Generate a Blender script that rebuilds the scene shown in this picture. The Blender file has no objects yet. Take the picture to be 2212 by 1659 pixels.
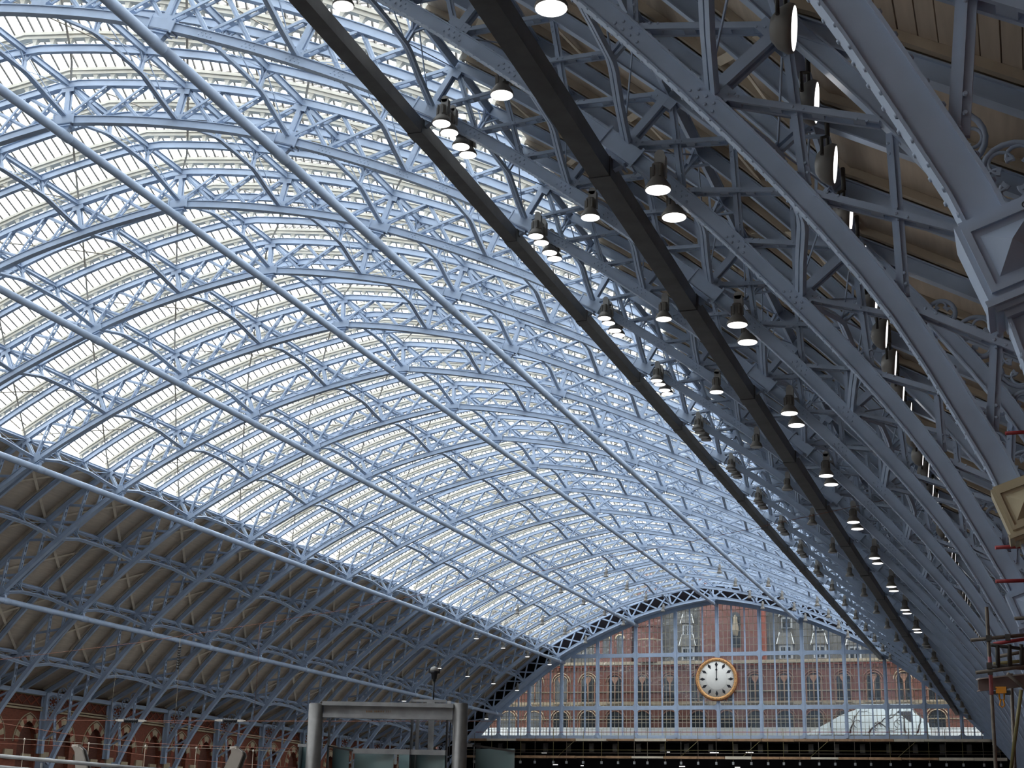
import bpy, math, random
from mathutils import Vector, Matrix

random.seed(7)
sc = bpy.context.scene
COL = sc.collection

# ------------------------------------------------------------------ camera
CAM = Vector((35.831, -46.481, 1.7))
RIGHT = Vector((0.94659782, 0.32177726, 0.02029701))
UP = Vector((0.07368892, -0.27720393, 0.95798117))
FWD = Vector((-0.31388297, 0.90532722, 0.28611205))
FPX = 3203.73
cd = bpy.data.cameras.new('camera'); cam = bpy.data.objects.new('camera', cd); COL.objects.link(cam)
m = Matrix.Identity(4)
for r in range(3):
    m[r][0] = RIGHT[r]; m[r][1] = UP[r]; m[r][2] = -FWD[r]; m[r][3] = CAM[r]
cam.matrix_world = m
cd.sensor_width = 36.0; cd.lens = 36.0 * FPX / 2212.0; cd.clip_start = 0.1; cd.clip_end = 2000
sc.camera = cam

# ------------------------------------------------------------------ sky, sun-less overcast day, exposure
w = bpy.data.worlds.new('overcast_sky'); sc.world = w; w.use_nodes = True
bg = w.node_tree.nodes['Background']
bg.inputs[0].default_value = (0.93, 0.97, 1.0, 1); bg.inputs[1].default_value = 4.9
sc.view_settings.view_transform = 'Standard'; sc.view_settings.look = 'None'
sc.view_settings.gamma = 1.0; sc.view_settings.exposure = 0.0; sc.view_settings.use_curve_mapping = False
sc.cycles.transparent_max_bounces = 12
sc.cycles.max_bounces = 7; sc.cycles.diffuse_bounces = 4; sc.cycles.glossy_bounces = 3

# ------------------------------------------------------------------ materials
def nodes_mat(name):
    mt = bpy.data.materials.new(name); mt.use_nodes = True
    nt = mt.node_tree
    return mt, nt, nt.nodes['Principled BSDF']

def paint(name, col, rough=0.5, var=0.12, scale=3.0, metal=0.0, bump=0.0, spec=0.4):
    mt, nt, b = nodes_mat(name)
    tc = nt.nodes.new('ShaderNodeTexCoord'); no = nt.nodes.new('ShaderNodeTexNoise')
    no.inputs['Scale'].default_value = scale; no.inputs['Detail'].default_value = 5
    nt.links.new(tc.outputs['Object'], no.inputs['Vector'])
    cr = nt.nodes.new('ShaderNodeValToRGB')
    cr.color_ramp.elements[0].position = 0.3; cr.color_ramp.elements[1].position = 0.7
    cr.color_ramp.elements[0].color = (*[c * (1 - var) for c in col], 1)
    cr.color_ramp.elements[1].color = (*[min(1, c * (1 + var)) for c in col], 1)
    nt.links.new(no.outputs['Fac'], cr.inputs['Fac']); nt.links.new(cr.outputs['Color'], b.inputs['Base Color'])
    b.inputs['Roughness'].default_value = rough; b.inputs['Metallic'].default_value = metal
    b.inputs['Specular IOR Level'].default_value = spec
    if bump:
        bp = nt.nodes.new('ShaderNodeBump'); bp.inputs['Strength'].default_value = bump
        nt.links.new(no.outputs['Fac'], bp.inputs['Height']); nt.links.new(bp.outputs['Normal'], b.inputs['Normal'])
    return mt

def brick(name, c1, c2, mortar, bw=0.23, bh=0.075):
    mt, nt, b = nodes_mat(name)
    tc = nt.nodes.new('ShaderNodeTexCoord'); sp = nt.nodes.new('ShaderNodeSeparateXYZ')
    nt.links.new(tc.outputs['Object'], sp.inputs[0])
    ad = nt.nodes.new('ShaderNodeMath'); ad.operation = 'ADD'
    nt.links.new(sp.outputs['X'], ad.inputs[0]); nt.links.new(sp.outputs['Y'], ad.inputs[1])
    cb = nt.nodes.new('ShaderNodeCombineXYZ')
    nt.links.new(ad.outputs[0], cb.inputs['X']); nt.links.new(sp.outputs['Z'], cb.inputs['Y'])
    br = nt.nodes.new('ShaderNodeTexBrick')
    br.inputs['Scale'].default_value = 1.0; br.inputs['Brick Width'].default_value = bw
    br.inputs['Row Height'].default_value = bh; br.inputs['Mortar Size'].default_value = 0.006
    br.inputs['Color1'].default_value = (*c1, 1); br.inputs['Color2'].default_value = (*c2, 1); br.inputs['Mortar'].default_value = (*mortar, 1)
    nt.links.new(cb.outputs[0], br.inputs['Vector'])
    no = nt.nodes.new('ShaderNodeTexNoise'); no.inputs['Scale'].default_value = 0.7; no.inputs['Detail'].default_value = 6
    nt.links.new(tc.outputs['Object'], no.inputs['Vector'])
    mx = nt.nodes.new('ShaderNodeMixRGB'); mx.blend_type = 'MULTIPLY'; mx.inputs[0].default_value = 0.7
    cr = nt.nodes.new('ShaderNodeValToRGB')
    cr.color_ramp.elements[0].color = (0.55, 0.5, 0.48, 1); cr.color_ramp.elements[1].color = (1.2, 1.15, 1.1, 1)
    nt.links.new(no.outputs['Fac'], cr.inputs['Fac'])
    nt.links.new(br.outputs['Color'], mx.inputs[1]); nt.links.new(cr.outputs['Color'], mx.inputs[2])
    nt.links.new(mx.outputs[0], b.inputs['Base Color']); b.inputs['Roughness'].default_value = 0.85
    return mt

def glass(name, tint, gloss=0.08, diff=0.0, diffcol=(1, 1, 1), rough=0.03, node='ShaderNodeBsdfTranslucent'):
    mt = bpy.data.materials.new(name); mt.use_nodes = True
    nt = mt.node_tree; nt.nodes.clear()
    out = nt.nodes.new('ShaderNodeOutputMaterial'); tr = nt.nodes.new('ShaderNodeBsdfTransparent'); gl = nt.nodes.new('ShaderNodeBsdfGlossy')
    tr.inputs[0].default_value = (*tint, 1); gl.inputs['Roughness'].default_value = rough
    mx = nt.nodes.new('ShaderNodeMixShader'); mx.inputs[0].default_value = gloss
    nt.links.new(tr.outputs[0], mx.inputs[1]); nt.links.new(gl.outputs[0], mx.inputs[2])
    last = mx
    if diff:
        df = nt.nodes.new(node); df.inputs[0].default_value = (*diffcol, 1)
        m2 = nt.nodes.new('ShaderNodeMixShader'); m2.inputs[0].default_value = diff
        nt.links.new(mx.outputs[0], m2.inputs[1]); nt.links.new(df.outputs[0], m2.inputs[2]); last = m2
    nt.links.new(last.outputs[0], out.inputs[0])
    return mt

def glow(name, col, s):
    mt, nt, b = nodes_mat(name)
    b.inputs['Base Color'].default_value = (*col, 1)
    b.inputs['Emission Color'].default_value = (*col, 1); b.inputs['Emission Strength'].default_value = s
    mt.cycles.emission_sampling = 'NONE'
    return mt

def boards(name, c1, c2):
    mt, nt, b = nodes_mat(name)
    tc = nt.nodes.new('ShaderNodeTexCoord'); no = nt.nodes.new('ShaderNodeTexNoise')
    mp = nt.nodes.new('ShaderNodeMapping'); mp.inputs['Scale'].default_value = (6, 0.5, 6)
    nt.links.new(tc.outputs['Object'], mp.inputs[0]); nt.links.new(mp.outputs[0], no.inputs['Vector'])
    no.inputs['Scale'].default_value = 1.2; no.inputs['Detail'].default_value = 6
    cr = nt.nodes.new('ShaderNodeValToRGB'); cr.color_ramp.elements[0].position = .3; cr.color_ramp.elements[1].position = .7
    cr.color_ramp.elements[0].color = (*c1, 1); cr.color_ramp.elements[1].color = (*c2, 1)
    nt.links.new(no.outputs['Fac'], cr.inputs['Fac']); nt.links.new(cr.outputs['Color'], b.inputs['Base Color'])
    b.inputs['Roughness'].default_value = 0.8
    return mt

M = {}
M['blue'] = paint('sky_blue_paint', (0.365, 0.45, 0.585), 0.42, 0.08, 1.5)
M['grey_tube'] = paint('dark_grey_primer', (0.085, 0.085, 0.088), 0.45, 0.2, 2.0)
M['cream'] = paint('cream_timber_paint', (0.62, 0.60, 0.53), 0.6, 0.08, 2.0)
M['creamblock'] = paint('cream_undercoat', (0.50, 0.44, 0.30), 0.6, 0.08, 3.0)
M['board'] = boards('beige_boarding', (0.47, 0.395, 0.31), (0.58, 0.49, 0.39))
M['strap'] = paint('tan_iron_strap', (0.62, 0.54, 0.42), 0.6, 0.1, 2.0)
M['roofglass'] = glass('roof_glass', (0.97, 0.98, 0.98), 0.05)
M['screenglass'] = glass('screen_glass', (0.86, 0.88, 0.88), 0.06)
M['liftglass'] = glass('green_glass_painted_reflection', (0.45, 0.58, 0.58), 0.2, 0.35, (0.42, 0.55, 0.55), 0.08, 'ShaderNodeBsdfDiffuse')  # green tint, plus pale teal diffuse painting in the bright sky reflection
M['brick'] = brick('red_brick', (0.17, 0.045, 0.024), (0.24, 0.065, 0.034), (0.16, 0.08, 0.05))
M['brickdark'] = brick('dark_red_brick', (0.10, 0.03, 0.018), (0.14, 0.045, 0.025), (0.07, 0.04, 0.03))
M['brickout'] = brick('orange_red_brick', (0.105, 0.034, 0.024), (0.14, 0.046, 0.031), (0.09, 0.052, 0.04))
M['dullstone'] = paint('weathered_stone', (0.24, 0.19, 0.13), 0.8, 0.2, 1.5)
M['timber'] = paint('timber_batten_paint', (0.42, 0.355, 0.27), 0.7, 0.1, 2.0)
M['rail'] = paint('faded_steel_joist', (0.20, 0.15, 0.135), 0.6, 0.2, 4.0)
M['stone'] = paint('cream_stone', (0.40, 0.32, 0.21), 0.8, 0.15, 2.0)
M['redstone'] = paint('red_voussoir_brick', (0.22, 0.055, 0.03), 0.8, 0.2, 3.0)
M['slate'] = brick('grey_slate', (0.085, 0.085, 0.08), (0.12, 0.117, 0.11), (0.05, 0.05, 0.05), 0.35, 0.22)
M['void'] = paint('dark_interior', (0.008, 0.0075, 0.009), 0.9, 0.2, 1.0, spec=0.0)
M['terracotta'] = paint('terracotta_dressing', (0.20, 0.10, 0.065), 0.8, 0.15, 2.0)
M['housing'] = paint('lamp_housing_grey', (0.19, 0.18, 0.165), 0.45, 0.1, 4.0)
M['sash'] = paint('grey_sash_bar', (0.22, 0.205, 0.19), 0.6, 0.1, 2.0)
M['darkglass'] = paint('dark_window_glass', (0.02, 0.022, 0.025), 0.15, 0.2, 1.0)
M['floor'] = paint('grey_concourse_floor', (0.11, 0.105, 0.10), 0.5, 0.15, 0.6)
M['bar'] = paint('cream_glazing_bar', (0.34, 0.325, 0.27), 0.6, 0.1, 2.0)
M['steel'] = paint('brushed_steel', (0.17, 0.165, 0.16), 0.38, 0.12, 5.0, 0.5)
M['galv'] = paint('galvanised_grey', (0.33, 0.335, 0.34), 0.55, 0.18, 3.0, 0.1)
M['lampgrey'] = paint('lamp_grey_paint', (0.30, 0.295, 0.28), 0.5, 0.1, 4.0)
M['lampdark'] = paint('lamp_dark_casting', (0.06, 0.055, 0.05), 0.5, 0.1, 4.0)
M['lamp'] = glow('lamp_lens', (1.0, 0.97, 0.95), 2.2)
M['lampoff'] = paint('unlit_lens', (0.5, 0.5, 0.48), 0.2, 0.05, 4.0)
M['gold'] = paint('gilded_ring', (0.62, 0.33, 0.13), 0.4, 0.25, 6.0, 0.25)
M['clockface'] = paint('white_dial', (0.80, 0.79, 0.75), 0.5, 0.02, 2.0)
M['black'] = paint('black_enamel', (0.012, 0.012, 0.016), 0.4, 0.1, 2.0)
M['scaffold'] = paint('rusty_scaffold_tube', (0.16, 0.135, 0.11), 0.5, 0.3, 6.0, 0.3)
M['redpole'] = paint('red_painted_tube', (0.32, 0.035, 0.04), 0.45, 0.2, 6.0)
M['pinkpole'] = paint('pink_painted_tube', (0.45, 0.15, 0.16), 0.5, 0.2, 6.0)
M['yellowpole'] = paint('yellow_painted_tube', (0.17, 0.145, 0.06), 0.45, 0.2, 6.0)
M['orange'] = paint('orange_trolley_paint', (0.75, 0.30, 0.02), 0.4, 0.1, 6.0)
M['plank'] = paint('scaffold_plank', (0.33, 0.20, 0.11), 0.8, 0.3, 2.0)
M['copper'] = paint('copper_wire', (0.26, 0.10, 0.06), 0.45, 0.15, 6.0, 0.4)
M['hoard'] = paint('white_hoarding', (0.62, 0.62, 0.61), 0.7, 0.04, 1.0)
M['mural'] = paint('pale_mural_sheet', (0.80, 0.87, 0.88), 0.7, 0.05, 0.6)
M['branch'] = paint('dark_mural_branch', (0.05, 0.045, 0.05), 0.7, 0.1, 1.0)
M['ivory'] = paint('ivory_mast_paint', (0.55, 0.50, 0.44), 0.45, 0.06, 2.0)

# ------------------------------------------------------------------ mesh helpers
class MB:
    def __init__(s): s.v = []; s.f = []; s.sm = []
    def quadstrip(s, rings, close=True, smooth=False, caps=True):
        n = len(rings[0]); b = len(s.v)
        for r in rings: s.v += [tuple(p) for p in r]
        for i in range(len(rings) - 1):
            for j in range(n if close else n - 1):
                a = b + i * n + j; c = b + i * n + (j + 1) % n
                s.f.append((a, c, c + n, a + n)); s.sm.append(smooth)
        if caps and close:
            s.f.append(tuple(b + j for j in range(n - 1, -1, -1))); s.sm.append(False)
            e = b + (len(rings) - 1) * n
            s.f.append(tuple(e + j for j in range(n))); s.sm.append(False)
        return s
    def box(s, c, h):
        x, y, z = c; a, b, d = h
        return s.hexa([(x - a, y - b, z - d), (x + a, y - b, z - d), (x + a, y + b, z - d), (x - a, y + b, z - d),
                       (x - a, y - b, z + d), (x + a, y - b, z + d), (x + a, y + b, z + d), (x - a, y + b, z + d)])
    def hexa(s, p):
        b = len(s.v); s.v += [tuple(q) for q in p]
        for q in ((3, 2, 1, 0), (4, 5, 6, 7), (0, 1, 5, 4), (1, 2, 6, 5), (2, 3, 7, 6), (3, 0, 4, 7)):
            s.f.append(tuple(b + i for i in q)); s.sm.append(False)
        return s
    def bar(s, p0, p1, a, b):
        """box between two points; a and b are half-extent vectors across it"""
        p0, p1, a, b = Vector(p0), Vector(p1), Vector(a), Vector(b)
        return s.hexa([p0 - a - b, p0 + a - b, p0 + a + b, p0 - a + b, p1 - a - b, p1 + a - b, p1 + a + b, p1 - a + b])
    def stick(s, p0, p1, wd, th, ref=(0, 1, 0)):
        """flat bar of width wd, thickness th along ref"""
        p0, p1, ref = Vector(p0), Vector(p1), Vector(ref)
        d = (p1 - p0).normalized(); a = d.cross(ref)
        if a.length < 1e-4: a = d.cross(Vector((1, 0, 0)))
        a.normalize(); b = a.cross(d).normalized()
        return s.bar(p0, p1, a * wd / 2, b * th / 2)
    def tube(s, pts, r, n=8, smooth=True, caps=True):
        pts = [Vector(p) for p in pts]; rings = []
        rs = r if isinstance(r, (list, tuple)) else [r] * len(pts)
        up = None
        for i, p in enumerate(pts):
            d = (pts[min(i + 1, len(pts) - 1)] - pts[max(i - 1, 0)]).normalized()
            if up is None:
                ref = Vector((0, 0, 1)) if abs(d.z) < 0.9 else Vector((1, 0, 0))
                up = (ref - d * ref.dot(d)).normalized()
            else:
                up = (up - d * up.dot(d)).normalized()
            q = d.cross(up)
            rings.append([p + (up * math.cos(t) + q * math.sin(t)) * rs[i] for t in (2 * math.pi * j / n for j in range(n))])
        return s.quadstrip(rings, True, smooth, caps)
    def lathe(s, prof, o=(0, 0, 0), axis='z', n=16, smooth=True):
        rings = []
        for r, h in prof:
            ring = []
            for j in range(n):
                t = 2 * math.pi * j / n
                a, b = r * math.cos(t), r * math.sin(t)
                ring.append({'z': (o[0] + a, o[1] + b, o[2] + h), 'y': (o[0] + a, o[1] + h, o[2] - b), 'x': (o[0] + h, o[1] + a, o[2] + b)}[axis])
            rings.append(ring)
        return s.quadstrip(rings, True, smooth, True)
    def prism(s, poly, f0, f1):
        """poly: list of 2-D points; f0/f1 map a 2-D point to the two 3-D faces"""
        n = len(poly); b = len(s.v)
        s.v += [tuple(f0(p)) for p in poly] + [tuple(f1(p)) for p in poly]
        s.f.append(tuple(b + i for i in range(n))); s.sm.append(False)
        s.f.append(tuple(b + n + i for i in range(n - 1, -1, -1))); s.sm.append(False)
        for i in range(n):
            j = (i + 1) % n
            s.f.append((b + i, b + n + i, b + n + j, b + j)); s.sm.append(False)
        return s
    def ring2d(s, c, R, r, f, n=24, k=6, a0=0, a1=2 * math.pi):
        """tube of radius r bent to a circle (or arc) of radius R, laid out by f(u,v,depth)"""
        full = abs(a1 - a0) > 6.28
        rings = []
        for i in range(n + 1):
            t = a0 + (a1 - a0) * i / n
            ring = []
            for j in range(k):
                q = 2 * math.pi * j / k
                rr = R + r * math.cos(q)
                ring.append(f(c[0] + rr * math.cos(t), c[1] + rr * math.sin(t), r * math.sin(q)))
            rings.append(ring)
        return s.quadstrip(rings, True, True, not full)
    def mesh(s, name, mat):
        me = bpy.data.meshes.new(name); me.from_pydata(s.v, [], s.f)
        mats = mat if isinstance(mat, (list, tuple)) else [mat]
        for mt in mats: me.materials.append(M[mt])
        if any(s.sm): me.polygons.foreach_set('use_smooth', s.sm)
        me.update()
        return me
    def obj(s, name, mat, parent=None, loc=(0, 0, 0)):
        return put(name, s.mesh(name, mat), parent, loc)

def put(name, me, parent=None, loc=(0, 0, 0), rot=None):
    o = bpy.data.objects.new(name, me); COL.objects.link(o)
    o.location = loc
    if rot: o.rotation_euler = rot
    if parent: o.parent = parent
    return o
def empty(name, loc=(0, 0, 0), rot=None): return put(name, None, None, loc, rot)
def tag(o, label=None, cat=None, group=None, kind=None):
    if label: o['label'] = label
    if cat: o['category'] = cat
    if group: o['group'] = group
    if kind: o['kind'] = kind
    return o
def struct(o, label, cat='structure'):
    o['kind'] = 'structure'; o['label'] = label; o['category'] = cat; return o
def px(p):
    d = Vector(p) - CAM; z = d.dot(FWD)
    if z < 0.5: return None
    return 1106 + FPX * d.dot(RIGHT) / z, 829.5 - FPX * d.dot(UP) / z
def seen(pts, mg=80):
    for p in pts:
        q = px(p)
        if q and -mg < q[0] < 2212 + mg and -mg < q[1] < 1659 + mg: return True
    return False
def at_depth(u, v, dep):      # point of the place on a sight line, used once to read measurements off the photograph
    return CAM + dep * (FWD + RIGHT * ((u - 1106) / FPX) + UP * ((829.5 - v) / FPX))
ORD = ['zeroth', 'first', 'second', 'third', 'fourth', 'fifth', 'sixth', 'seventh', 'eighth', 'ninth', 'tenth', 'eleventh', 'twelfth', 'thirteenth',
       'fourteenth', 'fifteenth', 'sixteenth', 'seventeenth', 'eighteenth', 'nineteenth', 'twentieth', 'twenty-first', 'twenty-second']

# ------------------------------------------------------------------ the arch: inner chord line as a function of arc length from the ridge
D = 8.94                    # spacing of the main ribs
W3 = D / 3                  # spacing of all roof lines (one main + two secondary ribs per bay)
I0, I1 = -4, 15             # ribs in view; the last carries the clock screen
YS = 136.26                 # plane of the glazed screen
DEP = 1.65                  # chord to chord depth
CP = [(0, 29.24), (5.237, 28.36), (10.344, 26.91), (20.0, 22.37), (28.36, 15.87), (31.95, 12.05), (34.34, 8.9), (35.41, 6.9), (35.80, 6.05), (36.13, 5.0), (36.45, 2.6), (36.55, 0.0)]
def _spline():
    P = [(-4.96, 29.57)] + CP + [(36.6, -2.6)]
    t = [0.0]
    for a, b in zip(P, P[1:]): t.append(t[-1] + math.hypot(b[0] - a[0], b[1] - a[1]) ** 0.5)
    pts = []
    def L(a, b, ta, tb, u): return [(a[i] * (tb - u) + b[i] * (u - ta)) / (tb - ta) for i in (0, 1)]
    for i in range(1, len(P) - 2):
        for q in range(40):
            u = t[i] + (t[i + 1] - t[i]) * q / 40
            A1 = L(P[i - 1], P[i], t[i - 1], t[i], u); A2 = L(P[i], P[i + 1], t[i], t[i + 1], u); A3 = L(P[i + 1], P[i + 2], t[i + 1], t[i + 2], u)
            B1 = L(A1, A2, t[i - 1], t[i + 1], u); B2 = L(A2, A3, t[i], t[i + 2], u)
            pts.append(L(B1, B2, t[i], t[i + 1], u))
    pts.append(list(CP[-1]))
    return pts
CURVE = _spline()
CS = [0.0]
for a, b in zip(CURVE, CURVE[1:]): CS.append(CS[-1] + math.hypot(b[0] - a[0], b[1] - a[1]))
STOT = CS[-1]
import bisect
def _look(s):
    i = min(max(bisect.bisect_right(CS, s) - 1, 0), len(CS) - 2)
    u = (s - CS[i]) / (CS[i + 1] - CS[i]); a, b = CURVE[i], CURVE[i + 1]
    return a[0] + (b[0] - a[0]) * u, a[1] + (b[1] - a[1]) * u
def NRM(s):
    q = abs(s)
    a = _look(max(q - 0.25, 0)); b = _look(min(q + 0.25, STOT))
    dx, dz = b[0] - a[0], b[1] - a[1]; l = math.hypot(dx, dz); nx, nz = -dz / l, dx / l
    if q < 1.0: nx *= q
    l = math.hypot(nx, nz)
    return (nx / l * (1 if s >= 0 else -1), nz / l)
def P2(s, off=0.0):
    x, z = _look(abs(s)); n = NRM(s)
    return ((x if s >= 0 else -x) + n[0] * off, z + n[1] * off)
def P3(s, off=0.0, y=0.0):
    x, z = P2(s, off); return Vector((x, y, z))
def s_at_x(x):
    lo, hi = 0.0, STOT
    for _ in range(50):
        md = (lo + hi) / 2
        if _look(md)[0] < x: lo = md
        else: hi = md
    return lo
def s_at_z(z):
    lo, hi = 0.0, STOT
    for _ in range(50):
        md = (lo + hi) / 2
        if _look(md)[1] > z: lo = md
        else: hi = md
    return lo
XK = [0, 5.237, 10.344, 15.291, 20.0, 24.313, 28.36, 31.95]
SK = [s_at_x(x) for x in XK]
def S(k): return SK[abs(k)] * (1 if k >= 0 else -1)
WX, WZ = 36.95, 11.05       # where the roof meets the side walls
S7 = SK[7]; S4 = SK[4]
def roof_pts(sg, off, s0, ds=1.2, ext=1.0):
    """outer roof line on one side from arc length s0 down to the wall head"""
    L = []; n = max(2, int((S7 - s0) / ds))
    for i in range(n + 1):
        s = s0 + (S7 - s0) * i / n
        L.append((P2(sg * s, DEP + off), NRM(sg * s)))
    a = L[-1][0]; b = (sg * WX, WZ); l = math.hypot(b[0] - a[0], b[1] - a[1])
    base = P2(sg * S7, DEP); n2 = (-(b[1] - base[1]) * sg, (b[0] - base[0]) * sg); q = math.hypot(*n2); n2 = (n2[0] / q, n2[1] / q)
    for u in (0.06, 0.35, 0.7, ext):
        L.append(((base[0] + (b[0] - base[0]) * u + n2[0] * off, base[1] + (b[1] - base[1]) * u + n2[1] * off), n2))
    return L
def sweep(mb, path, sec, y=0.0, smooth=False):
    """path: list of ((x,z),(nx,nz)); sec: list of (dn,dy)"""
    rings = [[(p[0] + n[0] * dn, y + dy, p[1] + n[1] * dn) for dn, dy in sec] for p, n in path]
    return mb.quadstrip(rings, True, smooth)
def ibox(hn, hy, wt, ft):
    return [(-hn, -hy), (-hn, hy), (-hn + ft, hy), (-hn + ft, wt), (hn - ft, wt), (hn - ft, hy), (hn, hy), (hn, -hy), (hn - ft, -hy), (hn - ft, -wt), (-hn + ft, -wt), (-hn + ft, -hy)]
def rect(hn, hy, o=0.0): return [(o - hn, -hy), (o - hn, hy), (o + hn, hy), (o + hn, -hy)]

# ================================================================== LARGE STRUCTURE
# ---- floor and side walls
struct(MB().box((0, 20, -0.15), (160, 260, 0.15)).obj('floor', 'floor'), 'grey concourse floor of the train shed', 'floor')
AP = D / 2
def arch_half(r0, rise, n):           # right half of a two-centred pointed arch, from springing to crown (x>=0)
    R = (r0 * r0 + rise * rise) / (2 * r0); a1 = math.asin(min(1, rise / R)); L = []
    for i in range(n + 1):
        a = a1 * i / n; L.append((r0 - R + R * math.cos(a), R * math.sin(a)))
    return L
SPR, CR = 7.15, 9.75                   # springing level of the wall arches, underside of the string course
def wall_cell(sg, y0):
    mb = MB(); f = lambda p: (sg * 37.2, y0 + p[0], p[1]); g = lambda p: (sg * 37.6, y0 + p[0], p[1])
    h = AP / 2; r0 = 1.12; A = arch_half(r0, 1.65, 6)
    for q in (-1, 1):
        mb.prism([(q * r0, 0), (q * h, 0), (q * h, CR), (q * r0, CR), (q * r0, SPR)], f, g)
        for a, b in zip(A, A[1:]):
            mb.prism([(q * a[0], SPR + a[1]), (q * a[0], CR), (q * b[0], CR), (q * b[0], SPR + b[1])], f, g)
    mb.box((sg * 37.4, y0, 1.8), (0.2, r0, 1.8))
    return mb
vous = []
for i in range(6):                      # wedge stones of the arch ring, shared by all arches
    A = arch_half(1.12, 1.65, 12); B = arch_half(1.62, 2.12, 12)
    vous.append([A[2 * i], B[2 * i], B[2 * i + 2], A[2 * i + 2]])
VM = {}
for sg, side in ((-1, 'left'), (1, 'right')):
    wl = struct(empty('wall_' + side), 'red brick side wall with pointed arches along the platform ' + ('opposite' if sg < 0 else 'beside the camera'), 'wall')
    y_lo, y_hi = -82.0, 137.5
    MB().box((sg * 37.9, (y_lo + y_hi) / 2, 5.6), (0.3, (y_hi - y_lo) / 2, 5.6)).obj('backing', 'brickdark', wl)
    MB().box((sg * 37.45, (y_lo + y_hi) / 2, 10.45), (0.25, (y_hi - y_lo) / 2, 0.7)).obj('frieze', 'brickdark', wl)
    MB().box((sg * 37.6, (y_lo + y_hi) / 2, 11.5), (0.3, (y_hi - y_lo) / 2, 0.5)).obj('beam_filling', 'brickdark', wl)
    MB().box((sg * 37.35, (y_lo + y_hi) / 2, 11.05), (0.35, (y_hi - y_lo) / 2, 0.1)).obj('coping', 'stone', wl)
    for z, hz, d in ((9.66, 0.07, 0.06), (9.86, 0.05, 0.10), (10.82, 0.10, 0.05)):
        MB().box((sg * (37.2 - d / 2), (y_lo + y_hi) / 2, z), (0.1 + d / 2, (y_hi - y_lo) / 2, hz)).obj('string_course', 'stone', wl)
    cell = wall_cell(sg, 0).mesh('wall_panel', 'brick')
    hood = MB()
    for q in (-1, 1):
        A = arch_half(1.74, 2.24, 10)
        hood.tube([(sg * 37.16, q * a, SPR + b) for a, b in A], 0.05, 5)
    hood = hood.mesh('hood_mould', 'stone')
    fr = MB()
    for q in range(4):
        c = -AP / 2 + AP * (q + .5) / 4
        for t in (-1, 1):
            fr.stick((sg * 37.18, c - .5, 10.4 - .36 * t), (sg * 37.18, c + .5, 10.4 + .36 * t), 0.1, 0.06, (1, 0, 0))
    fr = fr.mesh('frieze_lattice', 'redstone')
    vm = {}
    for q in (-1, 1):
        for i, w4 in enumerate(vous):
            mb = MB(); mb.prism([(q * a, SPR + b) for a, b in w4], lambda p: (sg * 37.12, p[0], p[1]), lambda p: (sg * 37.3, p[0], p[1]))
            vm[(q, i)] = mb.mesh('voussoir', 'stone' if i % 2 else 'redstone')
    sill = MB().box((sg * 37.15, 0, 6.2), (0.1, 0.5, 0.12)).box((sg * 37.15, AP / 2, 6.2), (0.12, 0.5, 0.35)).mesh('impost', 'stone')
    c0 = 52.2 - AP * 30
    for j in range(60):
        y = c0 + AP * j
        if y < y_lo or y > y_hi - 1: continue
        if sg > 0 and y < -60: continue
        put('wall_panel', cell, wl, (0, y, 0))
        vis = sg < 0 and seen([(-37, y, 9), (-37, y, 7.2)], 40)
        if vis:
            put('hood_mould', hood, wl, (0, y, 0)); put('impost', sill, wl, (0, y, 0)); put('frieze_lattice', fr, wl, (0, y, 0))
            for key in vm: put('voussoir', vm[key], wl, (0, y, 0))
    MB().box((sg * 36.95, (y_lo + y_hi) / 2, 10.95), (0.12, (y_hi - y_lo) / 2, 0.16)).obj('wall_plate', 'blue', wl)

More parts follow.
